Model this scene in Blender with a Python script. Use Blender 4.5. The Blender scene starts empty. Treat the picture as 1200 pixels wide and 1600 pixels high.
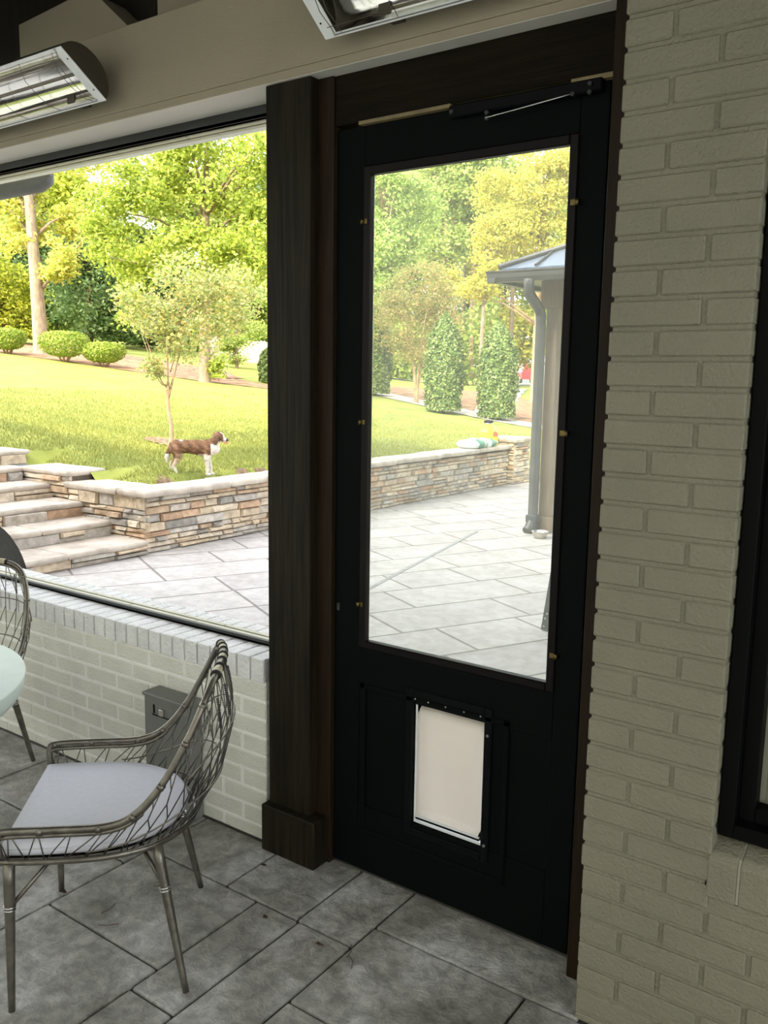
import bpy, bmesh, math, random
import numpy as np
from mathutils import Vector, Matrix
S = bpy.context.scene
C = bpy.context.scene.collection
PI = math.pi

# ---------------------------------------------------------------- camera
cd = bpy.data.cameras.new('camera'); cam = bpy.data.objects.new('camera', cd); C.objects.link(cam)
cd.sensor_fit = 'VERTICAL'; cd.sensor_height = 36.0; cd.lens = 1358.08 / 1600 * 36.0
cd.clip_start = 0.02; cd.clip_end = 400
_r = Vector((0.814949, 0.579335, 0.015129)); _u = Vector((-0.100687, 0.115831, 0.988152)); _b = Vector((0.570719, -0.806817, 0.152728))
_m = Matrix(((_r.x, _u.x, _b.x, 2.01237), (_r.y, _u.y, _b.y, -2.14514), (_r.z, _u.z, _b.z, 1.66043), (0, 0, 0, 1)))
cam.matrix_world = _m
S.camera = cam

# ---------------------------------------------------------------- sky, sun, exposure
W = bpy.data.worlds.new('sky'); S.world = W; W.use_nodes = True
wn = W.node_tree; wn.nodes.clear()
sky = wn.nodes.new('ShaderNodeTexSky'); sky.sky_type = 'NISHITA'; sky.sun_disc = False
sky.sun_elevation = math.radians(36); sky.sun_rotation = math.radians(200); sky.air_density = 1.0; sky.dust_density = 2.5; sky.ozone_density = 1.0
hs = wn.nodes.new('ShaderNodeHueSaturation'); hs.inputs['Saturation'].default_value = 0.22
bg = wn.nodes.new('ShaderNodeBackground'); bg.inputs[1].default_value = 0.72
wo = wn.nodes.new('ShaderNodeOutputWorld')
wn.links.new(sky.outputs[0], hs.inputs['Color']); wn.links.new(hs.outputs[0], bg.inputs[0]); wn.links.new(bg.outputs[0], wo.inputs[0])

sl = bpy.data.lights.new('sun', 'SUN'); sl.energy = 3.7; sl.angle = math.radians(1.2); sl.color = (1.0, 0.87, 0.60)
so = bpy.data.objects.new('sun', sl); C.objects.link(so)
SUN = Vector((-0.62, 1.7, -1.35)).normalized()
so.rotation_euler = SUN.to_track_quat('-Z', 'Y').to_euler(); so.location = (0, -20, 20)

S.view_settings.view_transform = 'Standard'; S.view_settings.look = 'None'
S.view_settings.gamma = 1.0; S.view_settings.use_curve_mapping = False
S.view_settings.exposure = 0.70

# ---------------------------------------------------------------- materials
def _new(name):
    m = bpy.data.materials.new(name); m.use_nodes = True
    nt = m.node_tree; nt.nodes.clear()
    out = nt.nodes.new('ShaderNodeOutputMaterial'); b = nt.nodes.new('ShaderNodeBsdfPrincipled')
    nt.links.new(b.outputs[0], out.inputs[0])
    return m, nt, b, out

def mat(name, col, rough=0.6, metal=0.0, var=0.12, scale=8.0, bump=0.0, bscale=60.0, col2=None, stretch=None, spec=0.5, detail=5.0, coat=0.0):
    """principled surface with noise-driven colour variation and bump"""
    m, nt, b, out = _new(name)
    N, Lk = nt.nodes, nt.links
    tc = N.new('ShaderNodeTexCoord'); mp = N.new('ShaderNodeMapping'); Lk.new(tc.outputs['Object'], mp.inputs[0])
    if stretch: mp.inputs['Scale'].default_value = stretch
    nz = N.new('ShaderNodeTexNoise'); nz.inputs['Scale'].default_value = scale; nz.inputs['Detail'].default_value = detail
    Lk.new(mp.outputs[0], nz.inputs['Vector'])
    rp = N.new('ShaderNodeValToRGB'); rp.color_ramp.elements[0].position = 0.32; rp.color_ramp.elements[1].position = 0.68
    a = [max(0, c * (1 - var)) for c in col]; z = list(col2) if col2 else [min(1, c * (1 + var)) for c in col]
    rp.color_ramp.elements[0].color = (*a, 1); rp.color_ramp.elements[1].color = (*z, 1)
    Lk.new(nz.outputs['Fac'], rp.inputs[0]); Lk.new(rp.outputs[0], b.inputs['Base Color'])
    b.inputs['Roughness'].default_value = rough; b.inputs['Metallic'].default_value = metal
    b.inputs['Specular IOR Level'].default_value = spec
    b.inputs['Coat Weight'].default_value = coat
    if bump > 0:
        n2 = N.new('ShaderNodeTexNoise'); n2.inputs['Scale'].default_value = bscale; n2.inputs['Detail'].default_value = 6
        Lk.new(mp.outputs[0], n2.inputs['Vector'])
        bp = N.new('ShaderNodeBump'); bp.inputs['Strength'].default_value = bump; bp.inputs['Distance'].default_value = 0.01
        Lk.new(n2.outputs['Fac'], bp.inputs['Height']); Lk.new(bp.outputs[0], b.inputs['Normal'])
    return m

def leafmat(name, cols, trans=0.45, rough=0.5):
    """leaves: colour picked per leaf, some light passes through"""
    m, nt, b, out = _new(name)
    N, Lk = nt.nodes, nt.links
    g = N.new('ShaderNodeNewGeometry'); rp = N.new('ShaderNodeValToRGB')
    els = rp.color_ramp.elements
    while len(els) < len(cols): els.new(0.5)
    for i, c in enumerate(cols):
        els[i].position = i / (len(cols) - 1); els[i].color = (*c, 1)
    Lk.new(g.outputs['Random Per Island'], rp.inputs[0])
    Lk.new(rp.outputs[0], b.inputs['Base Color']); b.inputs['Roughness'].default_value = rough
    b.inputs['Specular IOR Level'].default_value = 0.3
    t = N.new('ShaderNodeBsdfTranslucent'); Lk.new(rp.outputs[0], t.inputs[0])
    mx = N.new('ShaderNodeMixShader'); mx.inputs[0].default_value = trans
    Lk.new(b.outputs[0], mx.inputs[1]); Lk.new(t.outputs[0], mx.inputs[2]); Lk.new(mx.outputs[0], out.inputs[0])
    return m

def attrmat(name, rough=0.8, bump=0.5, bscale=25.0, var=0.25, scale=14.0):
    """surface coloured per stone / per hair patch by a mesh colour attribute, broken up with noise"""
    m, nt, b, out = _new(name)
    N, Lk = nt.nodes, nt.links
    at = N.new('ShaderNodeAttribute'); at.attribute_name = 'tone'
    tc = N.new('ShaderNodeTexCoord'); nz = N.new('ShaderNodeTexNoise'); nz.inputs['Scale'].default_value = scale; nz.inputs['Detail'].default_value = 6
    Lk.new(tc.outputs['Object'], nz.inputs['Vector'])
    mr = N.new('ShaderNodeMapRange'); mr.inputs['From Min'].default_value = 0.3; mr.inputs['From Max'].default_value = 0.7
    mr.inputs['To Min'].default_value = 1 - var; mr.inputs['To Max'].default_value = 1 + var
    Lk.new(nz.outputs['Fac'], mr.inputs['Value'])
    vm = N.new('ShaderNodeVectorMath'); vm.operation = 'SCALE'
    Lk.new(at.outputs['Color'], vm.inputs[0]); Lk.new(mr.outputs[0], vm.inputs['Scale'])
    Lk.new(vm.outputs[0], b.inputs['Base Color']); b.inputs['Roughness'].default_value = rough
    b.inputs['Specular IOR Level'].default_value = 0.25
    n2 = N.new('ShaderNodeTexNoise'); n2.inputs['Scale'].default_value = bscale; n2.inputs['Detail'].default_value = 8
    Lk.new(tc.outputs['Object'], n2.inputs['Vector'])
    bp = N.new('ShaderNodeBump'); bp.inputs['Strength'].default_value = bump; bp.inputs['Distance'].default_value = 0.02
    Lk.new(n2.outputs['Fac'], bp.inputs['Height']); Lk.new(bp.outputs[0], b.inputs['Normal'])
    return m

def slabmat(name, c1, c2, c3, rough=0.62, bump=0.6, s1=2.2, s2=16.0, pattern=None, mot=(0.74, 1.2)):
    """stamped concrete: broad release-powder clouds, fine slate texture, optional rotated joint pattern"""
    m, nt, b, out = _new(name)
    N, Lk = nt.nodes, nt.links
    tc = N.new('ShaderNodeTexCoord')
    n1 = N.new('ShaderNodeTexNoise'); n1.inputs['Scale'].default_value = s1; n1.inputs['Detail'].default_value = 8; n1.inputs['Roughness'].default_value = 0.65; n1.inputs['Distortion'].default_value = 0.25
    Lk.new(tc.outputs['Object'], n1.inputs['Vector'])
    rp = N.new('ShaderNodeValToRGB'); e = rp.color_ramp.elements; e.new(0.5)
    e[0].position, e[1].position, e[2].position = 0.34, 0.5, 0.66
    e[0].color, e[1].color, e[2].color = (*c1, 1), (*c2, 1), (*c3, 1)
    Lk.new(n1.outputs['Fac'], rp.inputs[0])
    n2 = N.new('ShaderNodeTexNoise'); n2.inputs['Scale'].default_value = s2; n2.inputs['Detail'].default_value = 9; n2.inputs['Roughness'].default_value = 0.7; n2.inputs['Distortion'].default_value = 0.35
    Lk.new(tc.outputs['Object'], n2.inputs['Vector'])
    mr = N.new('ShaderNodeMapRange'); mr.inputs['From Min'].default_value = 0.40; mr.inputs['From Max'].default_value = 0.60; mr.inputs['To Min'].default_value = mot[0]; mr.inputs['To Max'].default_value = mot[1]
    Lk.new(n2.outputs['Fac'], mr.inputs['Value'])
    vm = N.new('ShaderNodeVectorMath'); vm.operation = 'SCALE'; Lk.new(rp.outputs[0], vm.inputs[0]); Lk.new(mr.outputs[0], vm.inputs['Scale'])
    col = vm.outputs[0]
    n3 = N.new('ShaderNodeTexVoronoi'); n3.feature = 'SMOOTH_F1'; n3.inputs['Scale'].default_value = 5.0
    nd = N.new('ShaderNodeMixRGB'); nd.inputs[0].default_value = 0.25
    Lk.new(tc.outputs['Object'], nd.inputs[1]); Lk.new(n1.outputs['Color'], nd.inputs[2]); Lk.new(nd.outputs[0], n3.inputs['Vector'])
    ad = N.new('ShaderNodeMath'); ad.operation = 'ADD'; Lk.new(n2.outputs['Fac'], ad.inputs[0]); Lk.new(n3.outputs['Distance'], ad.inputs[1])
    h = ad.outputs[0]
    if pattern:
        mp = N.new('ShaderNodeMapping'); mp.inputs['Rotation'].default_value = (0, 0, pattern['rot']); mp.inputs['Location'].default_value = pattern.get('loc', (0, 0, 0))
        Lk.new(tc.outputs['Object'], mp.inputs[0])
        bk = N.new('ShaderNodeTexBrick'); bk.inputs['Scale'].default_value = 1.0
        bk.inputs['Brick Width'].default_value = pattern['w']; bk.inputs['Row Height'].default_value = pattern['h']
        bk.inputs['Mortar Size'].default_value = pattern.get('m', 0.009); bk.inputs['Mortar Smooth'].default_value = 0.15; bk.offset = 0.38; bk.squash = 0.62; bk.squash_frequency = 3
        Lk.new(mp.outputs[0], bk.inputs['Vector'])
        bk.inputs['Color1'].default_value = (1, 1, 1, 1); bk.inputs['Color2'].default_value = (0.86, 0.86, 0.88, 1); bk.inputs['Mortar'].default_value = pattern['mc']
        mm = N.new('ShaderNodeMixRGB'); mm.blend_type = 'MULTIPLY'; mm.inputs[0].default_value = 1
        Lk.new(col, mm.inputs[1]); Lk.new(bk.outputs['Color'], mm.inputs[2]); col = mm.outputs[0]
        sb = N.new('ShaderNodeMath'); sb.operation = 'SUBTRACT'; Lk.new(h, sb.inputs[0]); Lk.new(bk.outputs['Fac'], sb.inputs[1]); h = sb.outputs[0]
    Lk.new(col, b.inputs['Base Color']); b.inputs['Roughness'].default_value = rough
    bp = N.new('ShaderNodeBump'); bp.inputs['Strength'].default_value = bump; bp.inputs['Distance'].default_value = 0.02
    Lk.new(h, bp.inputs['Height']); Lk.new(bp.outputs[0], b.inputs['Normal'])
    return m

M = {}
M['paint'] = mat('white_painted_brick', (0.225, 0.212, 0.145), 0.75, var=0.06, scale=5, bump=0.55, bscale=120)  # white paint darkened, the right wall's shade is put into its colour
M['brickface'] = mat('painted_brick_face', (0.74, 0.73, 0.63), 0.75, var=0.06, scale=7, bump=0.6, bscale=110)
M['lightmortar'] = mat('light_painted_mortar', (0.93, 0.92, 0.86), 0.75, var=0.03, scale=12, bump=0.4, bscale=90)  # pale mortar, brightened to paint in light catching on its ledges
M['siding'] = mat('house_siding', (0.62, 0.60, 0.54), 0.8, var=0.05)  # kept pale so the unseen shade casters bounce skylight into the porch
M['terrace'] = mat('terrace_paving', (0.42, 0.41, 0.38), 0.85, var=0.1)  # unseen ground tone, lightened to bounce skylight into the porch
M['mortar'] = mat('painted_mortar', (0.62, 0.60, 0.48), 0.8, var=0.08, scale=9, bump=0.5, bscale=90)
M['sillpaint'] = mat('sill_paint', (0.76, 0.755, 0.72), 0.65, var=0.08, scale=12, bump=0.8, bscale=70)
M['cream'] = mat('cream_board', (0.35, 0.305, 0.21), 0.8, var=0.04, scale=3, bump=0.25, bscale=300)
M['soffit'] = mat('pale_soffit_paint', (0.66, 0.63, 0.55), 0.8, var=0.04, scale=3)  # cream beam's underside, brighter to paint in light bounced off the patio
M['wood'] = mat('dark_stained_wood', (0.016, 0.012, 0.0065), 0.55, var=0.4, scale=4, stretch=(14, 14, 0.8), bump=0.3, bscale=9, spec=0.12)
M['woodh'] = mat('dark_stained_wood_header', (0.010, 0.007, 0.0035), 0.6, var=0.35, scale=4, stretch=(0.8, 14, 14), bump=0.3, bscale=9, spec=0.08)
M['jamb'] = mat('brown_jamb', (0.019, 0.011, 0.0045), 0.5, var=0.25, scale=5, stretch=(12, 12, 1), bump=0.15, bscale=12, spec=0.15)
M['bare'] = mat('bare_wood', (0.22, 0.17, 0.08), 0.6, var=0.2, scale=20)
M['door'] = mat('black_door_paint', (0.0026, 0.0038, 0.0036), 0.6, var=0.1, scale=6, bump=0.04, bscale=30, spec=0.07)
M['bead'] = mat('glazing_bead', (0.006, 0.004, 0.003), 0.4, var=0.15, spec=0.15)
M['black'] = mat('black_plastic', (0.0030, 0.0038, 0.0038), 0.5, var=0.1, spec=0.1)
M['winframe'] = mat('black_window_frame', (0.0025, 0.003, 0.0025), 0.5, var=0.1, spec=0.08)
M['brass'] = mat('aged_brass', (0.16, 0.12, 0.04), 0.35, 0.9, var=0.2, scale=40)
M['steel'] = mat('steel', (0.62, 0.62, 0.60), 0.25, 1.0, var=0.08, scale=20)
M['gun'] = mat('bronze_grey_metal', (0.17, 0.155, 0.125), 0.34, 0.75, var=0.25, scale=30, bump=0.12, bscale=220)
M['wire'] = mat('dark_wire', (0.13, 0.12, 0.10), 0.32, 0.85, var=0.2, scale=40)
M['rattan'] = mat('pale_rattan_wrap', (0.52, 0.47, 0.30), 0.45, 0.1, var=0.18, scale=60)
M['cord'] = mat('black_cord', (0.015, 0.014, 0.014), 0.6, var=0.2)
M['cushion'] = mat('pale_cushion_fabric', (0.66, 0.66, 0.70), 0.9, var=0.03, scale=60, bump=0.25, bscale=500)
M['piping'] = mat('cushion_piping', (0.60, 0.60, 0.63), 0.9, var=0.05, scale=60)
M['table'] = mat('mint_table_top', (0.58, 0.66, 0.58), 0.5, var=0.04, scale=10, bump=0.06, bscale=80)
M['alu'] = mat('dark_aluminium', (0.035, 0.038, 0.036), 0.45, 0.3, var=0.1)
M['track'] = mat('cream_track', (0.52, 0.50, 0.38), 0.45, 0.1, var=0.08)
M['white'] = mat('white_enamel', (0.86, 0.88, 0.86), 0.35, var=0.05)
M['chrome'] = mat('polished_reflector', (0.93, 0.91, 0.86), 0.10, 1.0, var=0.08, scale=3, stretch=(0.2, 6, 6), bump=0.25, bscale=3)
M['heaterback'] = mat('dark_heater_shell', (0.07, 0.06, 0.04), 0.45, 0.3, var=0.15)
M['lamp'] = mat('quartz_tube', (0.22, 0.19, 0.15), 0.1, 0.2, var=0.2)
M['greybox'] = mat('grey_plastic', (0.17, 0.175, 0.155), 0.5, var=0.06, scale=10, bump=0.1, bscale=90)
M['ceil'] = mat('dark_ceiling_board', (0.018, 0.013, 0.007), 0.6, var=0.3, scale=3, stretch=(12, 1, 1))
M['cap'] = mat('flagstone_cap', (0.42, 0.36, 0.29), 0.8, var=0.22, scale=5, col2=(0.55, 0.48, 0.40), bump=0.9, bscale=14)
M['stone'] = attrmat('ledgestone')
M['grout'] = mat('stone_shadow_joint', (0.16, 0.12, 0.09), 0.9, var=0.3, scale=20)
M['bark'] = mat('pale_bark', (0.27, 0.20, 0.14), 0.9, var=0.3, scale=5, stretch=(3, 3, 1), bump=0.9, bscale=14)
M['bark2'] = mat('tan_bark', (0.40, 0.28, 0.17), 0.9, var=0.25, scale=8, bump=0.6, bscale=20)
M['darkbark'] = mat('dark_bark', (0.13, 0.09, 0.055), 0.9, var=0.3, scale=8, bump=0.6, bscale=20)
M['mulch'] = mat('pine_straw', (0.27, 0.14, 0.07), 0.95, var=0.35, scale=5, col2=(0.45, 0.26, 0.15), bump=1.0, bscale=40)
M['walk'] = mat('pinkish_concrete', (0.52, 0.46, 0.41), 0.85, var=0.08, scale=3, bump=0.2)
M['soil'] = mat('dry_leaves_and_soil', (0.17, 0.11, 0.06), 0.95, var=0.4, scale=18, col2=(0.34, 0.23, 0.14), bump=1.0, bscale=50)
M['fence'] = mat('weathered_fence', (0.42, 0.35, 0.27), 0.85, var=0.15, scale=6, stretch=(1, 1, 0.3), bump=0.2)
M['gutter'] = mat('bronze_gutter', (0.085, 0.083, 0.078), 0.4, 0.3, var=0.1)
M['gpost'] = mat('brown_grey_post', (0.19, 0.145, 0.10), 0.7, var=0.15, scale=5, stretch=(6, 6, 0.6), bump=0.2, bscale=14)
M['roof'] = mat('blue_grey_metal_roof', (0.42, 0.48, 0.57), 0.35, 0.45, var=0.08, scale=2)
M['red'] = mat('red_car_paint', (0.52, 0.02, 0.03), 0.25, 0.0, var=0.05, coat=0.6)
M['carglass'] = mat('car_glass', (0.18, 0.20, 0.22), 0.1, 0.3, var=0.1)
M['tyre'] = mat('tyre', (0.02, 0.02, 0.02), 0.8)
M['redlamp'] = mat('red_lamp', (0.6, 0.04, 0.03), 0.25)
M['plate'] = mat('number_plate', (0.8, 0.8, 0.78), 0.5, var=0.03)
M['bagw'] = mat('white_bag_plastic', (0.66, 0.72, 0.72), 0.4, var=0.08, scale=10, bump=0.5, bscale=18)
M['bagg'] = mat('green_bag_print', (0.05, 0.20, 0.12), 0.45, var=0.2, scale=10)
M['bagy'] = mat('grey_green_print', (0.30, 0.38, 0.30), 0.5, var=0.2, scale=20)
M['yellow'] = mat('yellow_jug_plastic', (0.78, 0.58, 0.03), 0.35, var=0.06)
M['redp'] = mat('red_print', (0.50, 0.08, 0.03), 0.45, var=0.2, scale=30)
M['orange'] = mat('orange_rubber', (0.85, 0.28, 0.03), 0.5, var=0.08)
M['bowl'] = mat('steel_bowl', (0.55, 0.52, 0.46), 0.28, 0.9, var=0.06)
M['meshgrey'] = mat('grey_woven_sling', (0.12, 0.12, 0.115), 0.6, 0.1, var=0.3, scale=18, stretch=(8, 1, 1), bump=0.3, bscale=80)
M['panel'] = mat('dark_grey_metal', (0.075, 0.08, 0.085), 0.5, 0.3, var=0.12)
M['beige'] = mat('interior_plaster', (0.60, 0.56, 0.46), 0.85, var=0.03)
M['asphalt'] = mat('grey_joint', (0.26, 0.26, 0.25), 0.8, var=0.2, scale=20, bump=0.4)
M['debris'] = mat('dead_leaf', (0.10, 0.06, 0.03), 0.8, var=0.4, scale=80)
M['nose'] = mat('dark_nose', (0.05, 0.03, 0.03), 0.4)
M['tongue'] = mat('orange_pink_tongue', (0.72, 0.22, 0.12), 0.5)

def glassmat(name, tint, refl=0.06, rough=0.0):
    m, nt, b, out = _new(name); N, Lk = nt.nodes, nt.links
    t = N.new('ShaderNodeBsdfTransparent'); t.inputs[0].default_value = (*tint, 1)
    g = N.new('ShaderNodeBsdfGlossy'); g.inputs['Roughness'].default_value = rough
    f = N.new('ShaderNodeFresnel'); f.inputs[0].default_value = 1.45
    ml = N.new('ShaderNodeMath'); ml.operation = 'MULTIPLY'; ml.inputs[1].default_value = refl; Lk.new(f.outputs[0], ml.inputs[0])
    mx = N.new('ShaderNodeMixShader'); Lk.new(ml.outputs[0], mx.inputs[0]); Lk.new(t.outputs[0], mx.inputs[1]); Lk.new(g.outputs[0], mx.inputs[2])
    Lk.new(mx.outputs[0], out.inputs[0]); return m
M['pane'] = glassmat('door_pane', (0.95, 0.97, 0.95), 0.5)
M['pane2'] = glassmat('window_pane', (0.8, 0.83, 0.78), 1.0)

def screenmat():
    # fine insect mesh: mostly open, the yarn scatters a little light
    m, nt, b, out = _new('insect_mesh'); N, Lk = nt.nodes, nt.links
    t = N.new('ShaderNodeBsdfTransparent'); d = N.new('ShaderNodeBsdfTranslucent'); d.inputs[0].default_value = (0.8, 0.78, 0.7, 1)
    mx = N.new('ShaderNodeMixShader'); mx.inputs[0].default_value = 0.10
    Lk.new(t.outputs[0], mx.inputs[1]); Lk.new(d.outputs[0], mx.inputs[2]); Lk.new(mx.outputs[0], out.inputs[0]); return m
M['screen'] = screenmat()

def flapmat():
    m, nt, b, out = _new('translucent_flap'); N, Lk = nt.nodes, nt.links
    tc = N.new('ShaderNodeTexCoord'); nz = N.new('ShaderNodeTexNoise'); nz.inputs['Scale'].default_value = 7; Lk.new(tc.outputs['Object'], nz.inputs['Vector'])
    rp = N.new('ShaderNodeValToRGB'); rp.color_ramp.elements[0].color = (0.82, 0.77, 0.70, 1); rp.color_ramp.elements[1].color = (0.88, 0.83, 0.76, 1)
    Lk.new(nz.outputs['Fac'], rp.inputs[0]); Lk.new(rp.outputs[0], b.inputs['Base Color']); b.inputs['Roughness'].default_value = 0.45
    t = N.new('ShaderNodeBsdfTranslucent'); Lk.new(rp.outputs[0], t.inputs[0])
    mx = N.new('ShaderNodeMixShader'); mx.inputs[0].default_value = 0.8
    Lk.new(b.outputs[0], mx.inputs[1]); Lk.new(t.outputs[0], mx.inputs[2]); Lk.new(mx.outputs[0], out.inputs[0]); return m
M['flap'] = flapmat()
M['floor'] = slabmat('stamped_concrete_floor', (0.19, 0.185, 0.15), (0.36, 0.35, 0.305), (0.60, 0.59, 0.555), 0.45, 1.0, 3.4, 20.0)
M['joint'] = mat('floor_joint', (0.045, 0.043, 0.034), 0.8, var=0.3, scale=30, bump=0.5, bscale=50)
M['patio'] = slabmat('stamped_concrete_patio', (0.40, 0.37, 0.335), (0.44, 0.41, 0.375), (0.49, 0.46, 0.425), 0.75, 0.5, 1.8, 9.0,
                     dict(rot=math.radians(-63), w=1.05, h=0.52, m=0.012, mc=(0.42, 0.41, 0.39, 1)), mot=(0.88, 1.10))
M['lawn'] = mat('lawn_turf', (0.21, 0.265, 0.045), 0.9, var=0.2, scale=1.6, col2=(0.32, 0.33, 0.06), bump=1.0, bscale=45, detail=10)
M['blade'] = leafmat('grass_blades', [(0.19, 0.225, 0.055), (0.28, 0.305, 0.07), (0.39, 0.365, 0.11)], 0.3)

# ---------------------------------------------------------------- mesh helpers
def link(name, bm, m, parent=None, smooth=False):
    me = bpy.data.meshes.new(name); bm.normal_update(); bm.to_mesh(me); bm.free()
    ms = m if isinstance(m, (list, tuple)) else [m]
    for k in ms: me.materials.append(k)
    if smooth: me.polygons.foreach_set('use_smooth', [True] * len(me.polygons))
    o = bpy.data.objects.new(name, me); C.objects.link(o)
    if parent is not None: o.parent = parent
    return o

def tag(o, label, cat, group=None, kind=None):
    o['label'] = label; o['category'] = cat
    if group: o['group'] = group
    if kind: o['kind'] = kind
    return o

def thing(name, label, cat, loc=(0, 0, 0), rz=0, group=None):
    o = bpy.data.objects.new(name, None); C.objects.link(o); o.empty_display_size = 0.1
    o.location = loc; o.rotation_euler = (0, 0, rz)
    return tag(o, label, cat, group)

def struct(name, bm, m, label=None, smooth=False):
    o = link(name, bm, m, smooth=smooth); o['kind'] = 'structure'
    if label: o['label'] = label
    return o

def NB(): return bmesh.new()

def box(bm, a, b, bev=0.0, mi=0, mtx=None, seg=1):
    g = bmesh.ops.create_cube(bm, size=1.0)
    vs = g['verts']
    cx = [(a[i] + b[i]) / 2 for i in range(3)]; d = [abs(b[i] - a[i]) for i in range(3)]
    for v in vs: v.co = Vector((v.co.x * d[0] + cx[0], v.co.y * d[1] + cx[1], v.co.z * d[2] + cx[2]))
    if mtx is not None:
        for v in vs: v.co = mtx @ v.co
    fs = list({f for v in vs for f in v.link_faces})
    for f in fs: f.material_index = mi
    if bev > 0:
        es = list({e for v in vs for e in v.link_edges})
        r = bmesh.ops.bevel(bm, geom=es, offset=min(bev, min(d) * 0.45), segments=seg, affect='EDGES', profile=0.5)
        for f in r['faces']: f.material_index = mi
        return r['faces']
    return fs

def tube(bm, pts, r, seg=8, closed=False, cap=True, mi=0):
    """sweep a ring along pts; r is a number or one radius per point"""
    P = [Vector(p) for p in pts]; n = len(P)
    R = [r] * n if isinstance(r, (int, float)) else list(r)
    rings = []; up = None
    for i in range(n):
        if closed: t = (P[(i + 1) % n] - P[i - 1])
        elif i == 0: t = P[1] - P[0]
        elif i == n - 1: t = P[-1] - P[-2]
        else: t = P[i + 1] - P[i - 1]
        t = t.normalized() if t.length > 1e-9 else Vector((0, 0, 1))
        if up is None:
            up = Vector((0, 0, 1)) if abs(t.z) < 0.9 else Vector((1, 0, 0))
        a = up - t * up.dot(t)
        if a.length < 1e-6: a = t.orthogonal()
        a.normalize(); up = a; b = t.cross(a)
        rings.append([bm.verts.new(P[i] + (a * math.cos(2 * PI * k / seg) + b * math.sin(2 * PI * k / seg)) * R[i]) for k in range(seg)])
    for i in range(n if closed else n - 1):
        A, B = rings[i], rings[(i + 1) % n]
        for k in range(seg):
            f = bm.faces.new((A[k], A[(k + 1) % seg], B[(k + 1) % seg], B[k])); f.smooth = True; f.material_index = mi
    if cap and not closed:
        bm.faces.new(rings[0][::-1]).material_index = mi; bm.faces.new(rings[-1]).material_index = mi

def lathe(bm, prof, seg=32, loc=(0, 0, 0), mi=0, smooth=True):
    rings = []
    for (r, z) in prof:
        if r < 1e-6: rings.append([bm.verts.new((loc[0], loc[1], loc[2] + z))])
        else: rings.append([bm.verts.new((loc[0] + r * math.cos(2 * PI * k / seg), loc[1] + r * math.sin(2 * PI * k / seg), loc[2] + z)) for k in range(seg)])
    for A, B in zip(rings, rings[1:]):
        for k in range(seg):
            k2 = (k + 1) % seg
            if len(A) == 1 and len(B) == 1: continue
            if len(A) == 1: f = bm.faces.new((A[0], B[k2], B[k]))
            elif len(B) == 1: f = bm.faces.new((A[k], A[k2], B[0]))
            else: f = bm.faces.new((A[k], A[k2], B[k2], B[k]))
            f.smooth = smooth; f.material_index = mi

def prism(bm, poly, n, d, mi=0):
    """polygon (list of 3D points) pushed along n*d"""
    n = Vector(n).normalized() * d
    A = [bm.verts.new(p) for p in poly]; B = [bm.verts.new(Vector(p) + n) for p in poly]
    bm.faces.new(A).material_index = mi; bm.faces.new(B[::-1]).material_index = mi
    for i in range(len(A)):
        j = (i + 1) % len(A); bm.faces.new((A[j], A[i], B[i], B[j])).material_index = mi
    bmesh.ops.recalc_face_normals(bm, faces=bm.faces)

def smooth_path(P, n):
    """Catmull-Rom through control points"""
    P = [Vector(p) for p in P]; Q = [P[0] * 2 - P[1]] + P + [P[-1] * 2 - P[-2]]; out = []
    segs = len(P) - 1
    for k in range(n + 1):
        t = k / n * segs; i = min(int(t), segs - 1); t -= i
        a, b, c, d = Q[i], Q[i + 1], Q[i + 2], Q[i + 3]
        out.append(0.5 * ((2 * b) + (c - a) * t + (2 * a - 5 * b + 4 * c - d) * t * t + (3 * b - a - 3 * c + d) * t ** 3))
    return out

def npmesh(name, V, F, m, parent=None, fmat=None):
    me = bpy.data.meshes.new(name)
    V = np.asarray(V, dtype=np.float32); F = np.asarray(F, dtype=np.int32)
    k = F.shape[1]
    me.vertices.add(len(V)); me.vertices.foreach_set('co', V.ravel())
    me.loops.add(F.size); me.loops.foreach_set('vertex_index', F.ravel())
    me.polygons.add(len(F)); me.polygons.foreach_set('loop_start', np.arange(0, F.size, k, dtype=np.int32)); me.polygons.foreach_set('loop_total', np.full(len(F), k, dtype=np.int32))
    me.update(calc_edges=True); me.validate()
    for mm in (m if isinstance(m, (list, tuple)) else [m]): me.materials.append(mm)
    o = bpy.data.objects.new(name, me); C.objects.link(o)
    if parent is not None: o.parent = parent
    return o

def Z0(v): return v
# ground height of the garden: rises away from the patio wall, levels out far off
def T(x, y):
    z = 0.60 + 0.115 * max(-x - 4.6, -2.5) - 0.02 * (y - 3)
    k = min(max((y - 22) / 15.0, 0), 1); k = k * k * (3 - 2 * k)
    z = z * (1 - k) + 1.3 * k
    if x > -5.0:
        e = min(max((y - 11.1) / 6.0, 0), 1); w = min(max((x + 5.0) / 0.6, 0), 1)
        z = z * (1 - w) + (z * e - 0.01 * (1 - e)) * w
    return z

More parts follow.
